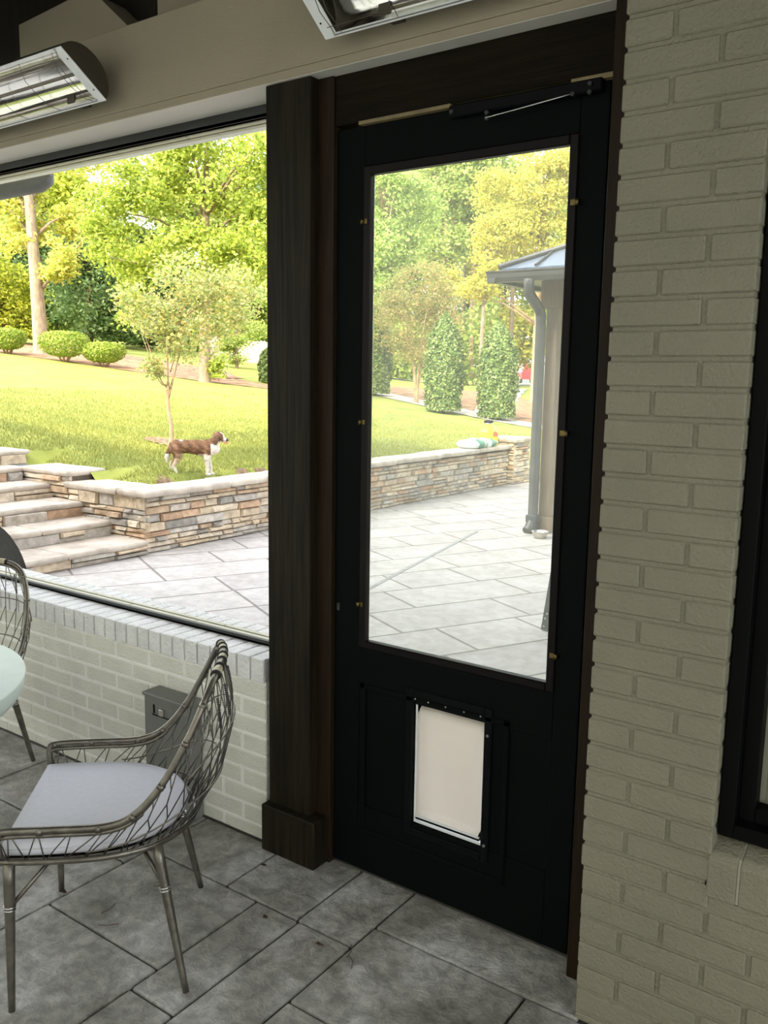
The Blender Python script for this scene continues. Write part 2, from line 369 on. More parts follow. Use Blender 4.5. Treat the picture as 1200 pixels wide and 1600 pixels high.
# ================================================================ porch structure
# floor slabs: one mesh, slabs with eased edges over a dark joint bed
SL = [(-.30, .22, -.683, -.28), (-.30, .22, -1.25, -.683), (.22, .395, -.78, -.28), (.22, .395, -1.35, -.78), (.395, .60, -1.15, -.28),
      (-.30, .078, -.28, .10), (.078, .385, -.28, .10), (.385, .60, -.28, .10), (.60, 1.26, -.165, .10), (.60, 1.108, -.56, -.165),
      (1.108, 1.75, -.62, -.165), (.60, 1.0, -1.15, -.56), (1.0, 1.75, -1.15, -.56 - .06),
      (-.80, -.30, -.39, .06), (-1.22, -.80, -.39, .06), (-1.07, -.30, -1.0, -.39), (-1.75, -1.22, -.55, .06), (-2.3, -1.75, -.5, .06), (-3.2, -2.3, -.6, .06),
      (-1.75, -1.07, -1.0, -.55), (-2.4, -1.75, -1.1, -.5), (-3.2, -2.4, -1.1, -.6), (-1.6, -.30, -1.25, -1.0),
      (1.75, 2.6, -1.15, -.16), (2.6, 4.0, -1.15, -.16)]
bm = NB()
for (x0, x1, y0, y1) in SL: box(bm, (x0 + .004, y0 + .004, -.05), (x1 - .004, y1 - .004, 0), .005, seg=2)
random.seed(4)
for j in range(8):                                  # the rest of the floor behind the viewer
    y1 = -1.25 - j * .55 if j else -1.25
    x = -4.4
    while x < 4.2:
        w = random.choice((.45, .6, .8)); box(bm, (x + .004, y1 - .546, -.05), (x + w - .004, y1 - .004, 0), .005); x += w
struct('floor', bm, M['floor'])
bm = NB(); box(bm, (-4.6, -6, -.2), (4.6, .3, -.009)); struct('trim_1', bm, M['joint'], 'dark joint bed between the stamped floor slabs')

CO = 0.0677; JT = 0.0105
def course(bm, x0, x1, z0, z1, y, depth, first, rng, L=0.2032, lim=None):
    """one course of bricks from x1 going to x0 (or from x0 up when first>0)"""
    x = x0; k = 0
    while x < x1 - 1e-4:
        w = first if k == 0 else L
        e = min(x + w, x1)
        if e - x > .02:
            j = rng.uniform(-.0012, .0012)
            box(bm, (x + JT / 2, y + j, z0 + JT / 2), (e - JT / 2, y + depth, z1 - JT / 2), .0035)
        x = e; k += 1
rng = random.Random(11)
# low wall under the screened opening
bm = NB(); X0 = -4.35
box(bm, (X0, .004, 0), (-.003, .285, .60), mi=1)
n = 0
for k in range(9):
    z1 = .592 - CO * k; z0 = max(z1 - CO, -.02)
    # courses run leftwards from the wall end; odd ones start with a half
    x = 0.0; i = 0
    while x > X0:
        w = (.117 if (k % 2) else .217) if i == 0 else .2032
        e = max(x - w, X0)
        box(bm, (e + JT / 2, rng.uniform(-.001, .001), z0 + JT / 2), (x - (JT / 2 if i else 0), .29, z1 - JT / 2), .0035)
        x = e; i += 1
struct('wall_front', bm, [M['brickface'], M['lightmortar']])
bm = NB(); x = 0.0
while x > X0:                                        # rowlock bricks of the sill, inner and outer row
    w = CO + rng.uniform(-.001, .001)
    box(bm, (x - w + .0045, -.010 + rng.uniform(-.001, .001), .596), (x - .0045, .148, .682 + rng.uniform(-.001, .001)), .0045, seg=2)
    box(bm, (x - w + .004, .152, .596), (x - .004, .31, .681), .0045, seg=2)
    x -= w
box(bm, (X0, .002, .594), (-.004, .30, .677))
struct('trim_2', bm, M['sillpaint'], 'white painted brick sill under the opening')
# thin dark strip along the foot of the wall, in the joint colour
bm = NB(); box(bm, (-4.35, -.012, -.002), (-.0, .0, .003)); struct('trim_3', bm, M['joint'], 'dusty line where the low wall meets the floor')

# right brick pier and window wall
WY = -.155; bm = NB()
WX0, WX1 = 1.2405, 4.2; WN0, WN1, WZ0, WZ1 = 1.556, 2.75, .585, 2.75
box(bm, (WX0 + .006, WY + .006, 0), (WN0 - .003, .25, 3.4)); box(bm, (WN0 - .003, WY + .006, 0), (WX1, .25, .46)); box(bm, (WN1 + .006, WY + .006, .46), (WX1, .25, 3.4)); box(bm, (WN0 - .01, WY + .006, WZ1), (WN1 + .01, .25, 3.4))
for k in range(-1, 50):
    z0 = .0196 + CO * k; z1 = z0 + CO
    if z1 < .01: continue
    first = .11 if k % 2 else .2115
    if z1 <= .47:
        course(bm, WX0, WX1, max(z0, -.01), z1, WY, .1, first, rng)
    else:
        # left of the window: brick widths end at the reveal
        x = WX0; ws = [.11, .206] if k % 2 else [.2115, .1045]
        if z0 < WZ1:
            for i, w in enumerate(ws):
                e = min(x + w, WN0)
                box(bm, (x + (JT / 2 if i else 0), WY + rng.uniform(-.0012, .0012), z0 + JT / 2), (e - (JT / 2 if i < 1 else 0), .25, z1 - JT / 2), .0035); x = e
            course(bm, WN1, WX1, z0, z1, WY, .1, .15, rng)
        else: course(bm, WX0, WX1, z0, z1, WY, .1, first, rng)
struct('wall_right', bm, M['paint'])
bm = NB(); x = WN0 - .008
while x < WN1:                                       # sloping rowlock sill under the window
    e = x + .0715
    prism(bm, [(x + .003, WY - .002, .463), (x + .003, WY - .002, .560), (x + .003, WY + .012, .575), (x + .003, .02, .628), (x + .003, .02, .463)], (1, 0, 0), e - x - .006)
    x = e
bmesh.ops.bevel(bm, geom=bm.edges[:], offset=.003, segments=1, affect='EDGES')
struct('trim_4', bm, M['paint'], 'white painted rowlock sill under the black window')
bm = NB(); prism(bm, [(WN0 - .01, WY + .006, .463), (WN0 - .01, WY + .006, .556), (WN0 - .01, WY + .016, .569), (WN0 - .01, .015, .620), (WN0 - .01, .015, .463)], (1, 0, 0), WN1 - WN0); struct('trim_5', bm, M['mortar'], 'mortar of the window sill')

# black window
wroot = bpy.data.objects.new('window_1', None); C.objects.link(wroot); wroot['kind'] = 'structure'; wroot.location = (WN0, -.12, WZ0)
def fr(bm, x0, x1, z0, z1, w, y0, y1, bev=.002):
    box(bm, (x0, y0, z0), (x0 + w, y1, z1), bev); box(bm, (x1 - w, y0, z0), (x1, y1, z1), bev)
    box(bm, (x0 + w, y0, z0), (x1 - w, y1, z0 + w), bev); box(bm, (x0 + w, y0, z1 - w), (x1 - w, y1, z1), bev)
def kid(name, bm, m, root, smooth=False):
    o = link(name, bm, m, smooth=smooth); o.parent = root; o.matrix_parent_inverse = Matrix.Translation(-root.location) if root.rotation_euler.z == 0 else root.matrix_world.inverted()
    return o
bm = NB(); fr(bm, WN0 + .003, WN1, .607, WZ1 + .02, .035, -.122, .06); kid('window_frame', bm, M['winframe'], wroot)
bm = NB(); fr(bm, WN0 + .038, WN1 - .035,   .642, WZ1 - .02, .036, -.085, -.04); kid('sash', bm, M['winframe'], wroot)
bm = NB(); box(bm, (WN0 + .09, -.062, .69), (WN1 - .08, -.058, WZ1 - .07)); kid('window_glass', bm, M['pane2'], wroot)
bm = NB(); box(bm, (1.5, 2.9, 0), (4.2, 2.95, 3.2)); box(bm, (1.5, .25, -.02), (4.2, 2.95, .02)); box(bm, (1.5, .25, 0), (1.55, 2.95, 3.2))
struct('wall_beyond_window', bm, M['beige'])
bm = NB()                                             # added pale panel standing in for a reflection in the glass
box(bm, (1.6, -.02, .66), (2.72, -.012, 1.02)); kid('blind', bm, M['beige'], wroot)

# dark timber post with plinth
bm = NB(); box(bm, (.024, -.012, .165), (.207, .20, 2.556), .003); post = struct('trim_6', bm, M['wood'], 'dark stained timber post beside the door')
bm = NB(); box(bm, (.016, -.046, 0), (.256, .21, .172), .004); struct('trim_7', bm, M['wood'], 'plinth boards round the foot of the dark post')
bm = NB(); box(bm, (.205, .028, .0), (.266, .20, 2.556), .002); struct('trim_8', bm, M['jamb'], 'brown door jamb on the hinge side')
bm = NB(); box(bm, (1.163, -.022, 0), (1.243, .22, 2.9), .002); box(bm, (1.133, .062, 0), (1.165, .2, 2.45), .001); struct('trim_9', bm, M['jamb'], 'brown door jamb against the white brick')
bm = NB(); box(bm, (.266, .036, 2.412), (1.163, .20, 2.556), .002); struct('trim_10', bm, M['woodh'], 'dark header board above the door')
bm = NB(); box(bm, (.36, .030, 2.402), (.676, .06, 2.412)); box(bm, (1.035, .026, 2.400), (1.16, .06, 2.412)); struct('trim_11', bm, M['bare'], 'unstained strip of wood along the underside of the header')
bm = NB(); box(bm, (.266, .055, -.01), (1.163, .19, .004), .002); struct('trim_12', bm, M['joint'], 'worn threshold under the door')

# cream beam
bm = NB(); box(bm, (-4.6, -.032, 2.582), (1.163, -.004, 2.856), .002); box(bm, (-4.6, -.026, 2.5575), (1.163, .0, 2.584), .003); box(bm, (-4.6, -.022, 2.556), (1.163, .30, 2.58), .001, mi=1)
box(bm, (-4.6, .0, 2.58), (1.163, .30, 2.856))
struct('trim_13', bm, [M['cream'], M['soffit']], 'cream boxed beam over the opening and the door')
bm = NB()                                             # cream blocks standing on the beam between the rafters
prism(bm, [(-1.452, .1, 2.84), (-.66, .1, 2.84), (-.927, .1, 3.06), (-1.0, .1, 3.10), (-1.452, .1, 3.07)], (0, 1, 0), .12)
box(bm, (-.60, .1, 2.84), (-.10, .22, 3.3))
struct('trim_14', bm, M['cream'], 'cream blocking above the beam')
bm = NB()
for i in range(60):
    x = -4.6 + i * .15; box(bm, (x, -2.9, 3.30), (x + .146, .75, 3.33), .003)
struct('ceiling', bm, M['ceil'])
bm = NB()
for x in (-3.6, -2.3, -1.56, -.04, 1.35, 2.7): box(bm, (x - .07, -2.9, 2.96), (x + .07, .0, 3.30), .004)
box(bm, (-4.6, .23, 2.856), (1.163, .26, 3.3))
struct('trim_15', bm, M['ceil'], 'dark rafters and boarding under the roof')
bm = NB(); box(bm, (-5.0, -3.0, 3.33), (4.6, .95, 3.42)); struct('roof_over_porch', bm, M['gutter'])

# screen tracks, bottom and top
def track(name, z0, z1, y0, y1, up, lab):
    t = thing(name, lab, 'screen track', (-2.2, y0, z0))
    bm = NB(); box(bm, (X0, y0, z0), (.02, y0 + .018, z1), .0015); box(bm, (X0, y0, z0), (.02, y1, z0 + .008 if up else z0 + .012)); kid('channel', bm, M['alu'], t)
    bm = NB()
    for (a, b) in ((.020, .040), (.051, .071)):
        for s in range(11):
            x1 = .02 - s * .4
            off = .13 if a < .03 else 0
            if up: box(bm, (x1 - .4 + .003 - off, y0 + a, z1 - .008), (min(x1 - off, .02) - .003, y0 + b, z1 - .001), .001)
            else: box(bm, (x1 - .4 + .003 - off, y0 + a, z0 - .004), (min(x1 - off, .02) - .003, y0 + b, z0 + .006), .001)
    kid('slot_cover', bm, M['track'], t)
    return t
track('screen_track', .682, .701, .118, .20, True, 'dark metal screen track with cream slot covers along the white brick sill')
track('screen_track', 2.515, 2.556, .120, .195, False, 'dark metal screen track with cream slot covers under the cream beam')
bm = NB(); box(bm, (-4.35, .205, 2.516), (.02, .245, 2.556), .004, seg=2); tag(link('roller_cassette', bm, M['white']), 'pale roller screen housing along the outer edge of the cream beam', 'screen housing')
bm = NB()                                             # rounded grey end of an outdoor fixture
tube(bm, [(-4.2, .40, 2.545), (-1.80, .40, 2.545), (-1.74, .40, 2.555), (-1.71, .40, 2.57)], [.045, .045, .035, .012], 16)
tag(link('outdoor_heater', bm, M['greybox']), 'grey rounded fixture hanging outside under the eave at the far left', 'fixture')

# ================================================================ door with glass and pet flap
DX0, DX1, DZ0, DZ1, DY = .268, 1.133, .014, 2.402, .047
GX0, GX1, GZ0, GZ1 = .401, 1.044, .8126, 2.2554
droot = bpy.data.objects.new('door_1', None); C.objects.link(droot); droot['kind'] = 'structure'; droot.location = (DX0, DY, 0)
bm = NB(); DB = DY + .045
box(bm, (DX0, DY, DZ0), (GX0 - .028, DB, DZ1), .002); box(bm, (GX1 + .012, DY, DZ0), (DX1, DB, DZ1), .002)
box(bm, (GX0 - .028, DY, GZ1 + .03), (GX1 + .012, DB, DZ1), .002)
PX0, PX1, PZ0, PZ1 = .588, .843, .246, .648           # flap opening
box(bm, (GX0 - .028, DY, PZ1), (GX1 + .012, DB, GZ0 - .02), .001); box(bm, (GX0 - .028, DY, DZ0), (GX1 + .012, DB, PZ0), .001)
box(bm, (GX0 - .028, DY + .004, PZ0), (PX0, DB, PZ1)); box(bm, (PX1, DY + .004, PZ0), (GX1 + .012, DB, PZ1))
kid('door_leaf', bm, M['door'], droot)
bm = NB()                                             # raised moulding round the lower panels
for (a, b) in ((.378, .40), (.905, .925)): box(bm, (a, DY - .006, .16), (b, DY + .002, .672), .003)
box(bm, (.378, DY - .006, .655), (.925, DY + .002, .672), .003); box(bm, (.378, DY - .006, .15), (.925, DY + .002, .167), .003)
kid('panel_moulding', bm, M['door'], droot)
bm = NB(); fr(bm, GX0 - .030, GX1 + .014, GZ0 - .022, GZ1 + .03, .026, DY - .006, DY + .02, .003)
kid('glazing_bead', bm, M['bead'], droot)
bm = NB(); box(bm, (GX0 - .01, DY + .024, GZ0 - .01), (GX1 + .01, DY + .028, GZ1 + .01)); kid('door_glass', bm, M['pane'], droot)
bm = NB(); box(bm, (GX0 - .01, DY + .014, GZ0 - .01), (GX1 + .01, DY + .0145, GZ1 + .01)); kid('insect_screen', bm, M['screen'], droot)
for z in (2.126, 1.522, .936):
    bm = NB(); tube(bm, [(.371, DY - .010, z - .008), (.371, DY - .010, z + .008)], .006, 10); box(bm, (.371, DY - .008, z - .007), (.388, DY - .004, z + .007)); kid('screen_clip', bm, M['brass'], droot)
for z in (2.115, 1.52, .90):
    bm = NB(); tube(bm, [(1.062, DY - .010, z - .008), (1.062, DY - .010, z + .008)], .006, 10); box(bm, (1.042, DY - .008, z - .007), (1.062, DY - .004, z + .007)); kid('screen_clip', bm, M['brass'], droot)
# closer
bm = NB(); box(bm, (.676, DY - .026, 2.372), (1.12, DY, 2.404), .004); kid('door_closer', bm, M['black'], droot)
bm = NB(); tube(bm, [(.80, DY - .034, 2.352), (1.04, DY - .034, 2.372)], .0022, 8); kid('closer_arm', bm, M['steel'], droot)
for (x, z) in ((.80, 2.352), (1.045, 2.373), (.80, 2.366), (1.09, 2.39), (1.09, 2.37), (.69, 2.385)):
    bm = NB(); tube(bm, [(x, DY - .034, z), (x, DY - .020, z)], .0055, 12); kid('screw_head', bm, M['alu'], droot)
# pet door
pf = NB(); fr(pf, .561, .868, .205, .697, .026, DY - .006, DY + .012, .003); pdo = kid('pet_door_frame', pf, M['black'], droot)
bm = NB()
fr(bm, PX0 + .0005, PX1 - .0005, PZ0, PZ1 + .03, .006, DY + .010, DY + .03)
kid('flap_rim', bm, M['white'], droot)
bm = NB(); n = 14
vs = [[bm.verts.new((PX0 + .004 + (PX1 - PX0 - .012) * i / n, DY + .016 + .004 * math.sin(PI * i / n) * math.sin(j / 10 * PI), PZ0 + .016 + (PZ1 - PZ0 - .018) * j / 10)) for i in range(n + 1)] for j in range(11)]
for j in range(10):
    for i in range(n): bm.faces.new((vs[j][i], vs[j][i + 1], vs[j + 1][i + 1], vs[j + 1][i])).smooth = True
bmesh.ops.solidify(bm, geom=bm.faces[:], thickness=.003)
kid('flap', bm, M['flap'], droot)
bm = NB(); box(bm, (PX0 + .008, DY + .011, PZ0 + .012), (PX1 - .014, DY + .024, PZ0 + .019), .001); kid('magnet_strip', bm, M['black'], droot)
bm = NB(); box(bm, (PX0 + .008, DY + .009, PZ0 + .020), (PX1 - .014, DY + .022, PZ0 + .025), .001); kid('flap_edge', bm, M['white'], droot)
for x in (.598, .646, .709, .774, .831):
    bm = NB(); tube(bm, [(x, DY + .002, .648), (x, DY + .002, .662)], .0022, 6); tube(bm, [(x, DY - .009, .668), (x, DY - .004, .668)], .003, 8); kid('rivet', bm, M['steel'], droot)
for (x, z) in ((.856, .613), (.856, .262)):
    bm = NB(); tube(bm, [(x, DY - .010, z), (x, DY - .004, z)], .0045, 10); kid('screw_head', bm, M['greybox'], droot)
bm = NB(); box(bm, (.279, DY - .004, .90), (.290, DY, .925), .001); kid('latch', bm, M['alu'], droot)

# ================================================================ infrared heaters on the beam
def heater(name, loc, label, mirror):
    """trough 1.2 m long; local x along the beam, opening faces down and into the porch; mirror=+1 extends to +x from the end plate"""
    t = thing(name, label, 'patio heater', loc, 0, 'infrared heaters on the cream beam')
    Lh = 1.2 * mirror
    a = Vector((0, 0, 0)); e = Vector((0, -.172, .122)); w = e.length; e.normalize(); nrm = Vector((0, e.z, -e.y)) ; nrm = Vector((0, .122, .172)).normalized()  # towards the beam
    def P(x, u, v): return Vector((x, 0, 0)) + e * u + nrm * v          # u across the opening, v depth behind it
    N_ = 16
    arc = [(w / 2 - w / 2 * math.cos(PI * i / N_), .085 * math.sin(PI * i / N_)) for i in range(N_ + 1)]
    bm = NB()
    for k in range(N_):                                # outer shell
        q = [P(0, *arc[k]), P(0, *arc[k + 1]), P(Lh, *arc[k + 1]), P(Lh, *arc[k])]
        bm.faces.new([bm.verts.new(p) for p in q]).smooth = True
    bmesh.ops.remove_doubles(bm, verts=bm.verts, dist=1e-5)
    link('shell', bm, M['heaterback'], t)
    bm = NB(); arc2 = [(w / 2 - (w / 2 - .008) * math.cos(PI * i / N_), .072 * math.sin(PI * i / N_) + .002) for i in range(N_ + 1)]
    for k in range(N_):
        q = [P(.03 * mirror, *arc2[k]), P(.03 * mirror, *arc2[k + 1]), P(Lh, *arc2[k + 1]), P(Lh, *arc2[k])]
        bm.faces.new([bm.verts.new(p) for p in q]).smooth = True
    bmesh.ops.remove_doubles(bm, verts=bm.verts, dist=1e-5)
    link('reflector', bm, M['chrome'], t)
    for xe in (0, Lh):                                 # end caps with white flange
        bm = NB(); s = mirror if xe == 0 else -mirror
        poly = [P(xe, *p) for p in arc]; prism(bm, poly, (s, 0, 0), .006); link('end_cap', bm, M['heaterback'], t)
        bm = NB(); x1 = xe + s * .042
        q = [P(xe - s * .002, -.002, -.001), P(x1, -.002, -.001), P(x1, w + .002, -.001), P(xe - s * .002, w + .002, -.001)]
        prism(bm, q, -nrm, .003); fl = link('end_flange', bm, M['white'], t)
        for u_ in (w * .22, w * .8):
            bm = NB(); c_ = P(xe + s * .012, u_, -.004); tube(bm, [c_, c_ - nrm * .0015], .0028, 8); link('screw', bm, M['black'], fl)
    for u0, u1 in ((-.002, .010), (w - .010, w + .002)):
        bm = NB(); q = [P(.03 * mirror, u0, -.001), P(Lh, u0, -.001), P(Lh, u1, -.001), P(.03 * mirror, u1, -.001)]; prism(bm, q, -nrm, .003); link('flange', bm, M['white'], t)
    bm = NB(); tube(bm, [P(.03 * mirror, w * .45, .035), P(Lh, w * .45, .035)], .006, 12); link('heating_tube', bm, M['lamp'], t)
    bm = NB()
    for k, x in enumerate([.036, .06, .25, .45, .65, .85, 1.05]):
        x *= mirror
        tube(bm, [P(x, .008, -.004), P(x + .012 * mirror, w * .18, -.018), P(x + .012 * mirror, w * .42, -.026), P(x + .02 * mirror, w * .7, -.020), P(x, w - .008, -.004)], .0011, 6)
    for u_ in (w * .18, .006): tube(bm, [P(.036 * mirror, u_, -.006 if u_ < .01 else -.018), P(Lh, u_, -.006 if u_ < .01 else -.018)], .0011, 6)
    link('wire_guard', bm, M['wire'], t)
    for x in (.2, 1.0):
        bm = NB(); x *= mirror; box(bm, (x - .02, .0, .02), (x + .02, .085, .05)); link('bracket', bm, M['heaterback'], t)
    return t
heater('infrared_heater', (-.639, -.105, 2.600), 'long polished infrared heater on the cream beam above the open screened bay', -1)
heater('infrared_heater', (.345, -.105, 2.605), 'polished infrared heater on the cream beam above the black door', 1)

# grey box on the low wall behind the chair
bx = thing('utility_box', 'grey plastic box with latch standing on the floor against the low white brick wall', 'box', (-.43, -.045, 0))
bm = NB(); box(bm, (-.12, -.042, 0), (.11, .042, .458), .006, seg=2); box(bm, (-.128, -.046, .455), (.118, .042, .468), .003)
o = link('housing', bm, M['greybox'], bx)
bm = NB(); box(bm, (-.068, -.0435, .395), (-.055, -.040, .43), .001); box(bm, (-.072, -.044, .388), (.05, -.042, .392)); link('slot', bm, M['black'], bx)
bm = NB(); box(bm, (-.055, -.0445, .393), (.045, -.0415, .433), .001); link('latch_plate', bm, M['greybox'], bx)
bm = NB(); box(bm, (-.025, -.056, .397), (.0, -.043, .424), .003); o = link('latch', bm, M['bowl'], bx); o['label'] = 'pale metal latch'

# ================================================================ rattan style metal chair
def make_chair(label):
    t = thing('dining_chair', label, 'chair', (0, 0, 0), 0, 'open-weave metal dining chairs')
    half = [(.232, .262, .43), (.236, .268, .485), (.215, .272, .503), (.10, .275, .505), (-.04, .275, .508), (-.115, .272, .54), (-.185, .264, .62), (-.245, .247, .725), (-.285, .215, .81), (-.305, .165, .85), (-.318, .08, .862), (-.322, 0, .864)]
    full = half + [(x, -y, z) for (x, y, z) in half[::-1][1:]]
    rail = smooth_path(full, 150)
    bm = NB(); tube(bm, rail, .0095, 10); link('arm_rail', bm, M['gun'], t)
    low = []                                           # second, thinner tube hugging the first
    for p in rail[8:-8]:
        low.append(p + Vector((.006 if p.z > .55 else 0, 0, -.0165 if p.z < .7 else -.012)) * 1.0 + Vector((0, -math.copysign(.004, p.y), 0)))
    bm = NB(); tube(bm, low, .0065, 8); link('arm_rail_inner', bm, M['gun'], t)
    base = smooth_path([(.236, .255, .412), (.10, .258, .410), (-.04, .245, .408), (-.15, .19, .405), (-.215, .10, .403), (-.235, 0, .402), (-.215, -.10, .403), (-.15, -.19, .405), (-.04, -.245, .408), (.10, -.258, .410), (.236, -.255, .412)], 120)
    bm = NB(); tube(bm, base, .0095, 10); tube(bm, [base[0], base[-1]], .0095, 10); link('seat_frame', bm, M['gun'], t)
    # woven side and back: hexagonal net between rail and seat frame
    a0, a1 = 10, 140
    def RA(s): f = a0 + (a1 - a0) * s; i = min(int(f), 149); return rail[i].lerp(rail[i + 1], f - i)
    def BA(s): f = 120 * s; i = min(int(f), 119); return base[i].lerp(base[min(i + 1, 120)], f - i)
    def PT(s, v):
        r = RA(min(max(s, 0), 1)); b = BA(min(max(s, 0), 1)); p = b.lerp(r, v)
        h = r.z - b.z; k = math.sin(PI * v) * .14 * h
        d = Vector((b.x + .02, b.y, 0)); d.normalize()
        return p + d * k
    bm = NB(); n = 30; LV = [0, .22, .34, .56, .70, 1.0]
    for i in range(n + 1):
        s = i / n; h = RA(s).z - BA(s).z; ds = .5 / n
        if h < .16:
            tube(bm, [PT(s - ds, 0), PT(s, 1)], .0019, 5); tube(bm, [PT(s + ds, 0), PT(s, 1)], .0019, 5)
        else:
            tube(bm, [PT(s, 0), PT(s + ds, LV[1]), PT(s + ds, LV[2]), PT(s, LV[3]), PT(s, LV[4]), PT(s + ds, 1)], .0019, 5)
            tube(bm, [PT(s, 0), PT(s - ds, LV[1]), PT(s - ds, LV[2]), PT(s, LV[3]), PT(s, LV[4]), PT(s - ds, 1)], .0019, 5)
    link('lattice', bm, M['wire'], t)
    for v0, sa, sb in ((.30, .14, .86), (.63, .30, .70), (.06, .02, .98)):
        bm = NB(); pts = []
        for k in range(61):
            s = sa + (sb - sa) * k / 60; p = PT(s, v0)
            d = Vector((p.x + .02, p.y, 0)).normalized(); pts.append(p + d * .004)
        tube(bm, pts, .0024, 6); link('hoop', bm, M['gun'] if v0 > .1 else M['wire'], t)
    for i in list(range(12, 56, 7)) + list(range(95, 139, 7)):
        bm = NB(); p, q = rail[i], rail[i + 1]; d = (q - p).normalized(); tube(bm, [p - d * .007 - Vector((0, 0, .003)), p + d * .007 - Vector((0, 0, .003))], .0114, 10); link('binding', bm, M['gun'], t)
    for k, i in enumerate(range(64, 88, 4)):          # pale wraps on the top rail
        m_ = M['rattan'] if k % 2 == 0 else M['gun']
        b2 = NB(); tube(b2, [rail[i + j] for j in range(0, 4)], .0125, 12); link('rail_wrap', b2, m_, t)
    for i in range(64, 90, 4):
        bt = NB(); p, q = rail[i], rail[i + 1]; d = (q - p).normalized(); tube(bt, [p - d * .003, p + d * .003], .0150, 12); link('cord_binding', bt, M['cord'], t)
    for s in (.33, .40, .60, .67, .45, .55):           # cords wound round some lattice rods
        bm = NB()
        for j in range(16):
            v = .70 + .012 * j if abs(s - .5) < .12 else .34 + .012 * j
            p = PT(s, v); q = PT(s, v + .006); tube(bm, [p, q], .0042, 6)
        link('cord_winding', bm, M['cord'], t)
    for (p, q) in (((.212, .258, .412), (.22, .273, 0)), ((.212, -.258, .412), (.22, -.273, 0)), ((-.150, .188, .405), (-.226, .248, 0)), ((-.150, -.188, .405), (-.226, -.248, 0))):
        P, Q = Vector(p), Vector(q); bm = NB()
        tube(bm, [P.lerp(Q, k / 8) for k in range(9)], [.0155 - .0065 * k / 8 for k in range(9)], 14)
        lg = link('leg', bm, M['gun'], t)
        bm = NB(); m_ = P.lerp(Q, .30); d = (Q - P).normalized()
        for o_ in (-.004, .004): tube(bm, [m_ + d * (o_ - .002), m_ + d * (o_ + .002)], .0162, 14)
        link('leg_ring', bm, M['steel'], lg)
        bm = NB(); inner = Vector((P.x * .42, P.y * .40, .398)); tube(bm, [m_, inner], .0065, 8); link('brace', bm, M['gun'], t)
    # cushion: D-shaped pad with rounded edge
    out = [(.236, -.235)] + [(p.x * .955 + .012, p.y * .93) for p in base[::-1]][6:-6] + [(.236, .235)]
    cen = Vector((.05, 0)); bm = NB(); rings = []
    for (sc_, z) in ((.93, .410), (.985, .416), (1.0, .428), (1.0, .440), (.985, .451), (.95, .457), (.80, .462), (.5, .465), (.2, .466)):
        rings.append([bm.verts.new((cen.x + (x - cen.x) * sc_, y * sc_, z)) for (x, y) in out])
    for A, B in zip(rings, rings[1:]):
        for k in range(len(A)): bm.faces.new((A[k], A[(k + 1) % len(A)], B[(k + 1) % len(A)], B[k])).smooth = True
    bm.faces.new(rings[0][::-1]); bm.faces.new(rings[-1]).smooth = True
    bmesh.ops.recalc_face_normals(bm, faces=bm.faces)
    cu = link('seat_cushion', bm, M['cushion'], t)
    bm = NB(); tube(bm, [(cen.x + (x - cen.x) * 1.0, y * 1.0, .4355) for (x, y) in out], .0022, 6, closed=True); link('piping', bm, M['piping'], cu)
    bm = NB(); vs = [bm.verts.new((cen.x + (x - cen.x) * .98, y * .98, .407)) for (x, y) in out]; bm.faces.new(vs)
    bmesh.ops.solidify(bm, geom=bm.faces[:], thickness=.004); link('seat_pan', bm, M['wire'], t)
    return t
def copy_tree(o, parent=None):
    c = o.copy(); C.objects.link(c)
    if parent is not None: c.parent = parent
    for ch in list(o.children): copy_tree(ch, c)
    return c
ch = make_chair('open-weave bronze metal dining chair with pale grey cushion in the foreground beside the brick wall')
ch2 = copy_tree(ch); ch2['label'] = 'open-weave metal dining chair partly hidden behind the round mint table, backed to the sill'
ch.location = (.02, -.67, 0); ch.rotation_euler = (0, 0, math.atan2(-.676, -.737))
ch2.location = (-1.345, -.44, 0); ch2.rotation_euler = (0, 0, math.radians(-57))

# round table
tb = thing('round_table', 'round table with pale mint green top at the left edge', 'table', (-.718, -1.116, 0))
bm = NB(); R_ = .556; lathe(bm, [(0, .742), (R_ - .006, .742), (R_ - .001, .7395), (R_, .734), (R_ - .006, .70), (R_ - .018, .676), (R_ - .03, .672), (0, .672)], 96); link('table_top', bm, M['table'], tb)
bm = NB(); lathe(bm, [(0, .672), (.10, .672), (.045, .64), (.04, .10), (.05, .05), (.25, .02), (.26, 0), (0, 0)], 40); link('pedestal', bm, M['gun'], tb)

# small dead leaves and twigs on the floor
rl = random.Random(5)
spots = [(-.005 + .1, -.12, 0), (-.12, -.62, 1), (.30, -.33, 0), (.62, -.33, 1), (-.31, -.62, 0), (-.08, -.66, 1), (.52, -.33, 0), (-.40, -.80, 0), (.66, -.36, 2), (-.05, -.42, 1)]
for i, (x, y, k) in enumerate(spots):
    bm = NB()
    if k == 0:
        a = rl.uniform(0, 6); v = [bm.verts.new((x + r_ * math.cos(a + q), y + r_ * .7 * math.sin(a + q), .002 + .004 * rl.random())) for q, r_ in zip((0, .8, 1.9, 3.0, 4.1, 5.2), (.014, .009, .012, .015, .008, .012))]
        bm.faces.new(v); bmesh.ops.solidify(bm, geom=bm.faces[:], thickness=.001)
        o = link('dead_leaf', bm, M['debris']); tag(o, 'small dry dead leaf lying on the stamped concrete porch floor', 'leaf', 'dead leaves on the porch floor')
    else:
        a = rl.uniform(0, 3); l = .03; tube(bm, [(x, y, .002), (x + l * math.cos(a), y + l * math.sin(a), .004), (x + 2 * l * math.cos(a + .3), y + 2 * l * math.sin(a + .3), .002)], .0012, 5)
        o = link('twig', bm, M['debris']); tag(o, 'thin dry twig lying on the stamped concrete porch floor', 'twig', 'twigs on the porch floor')

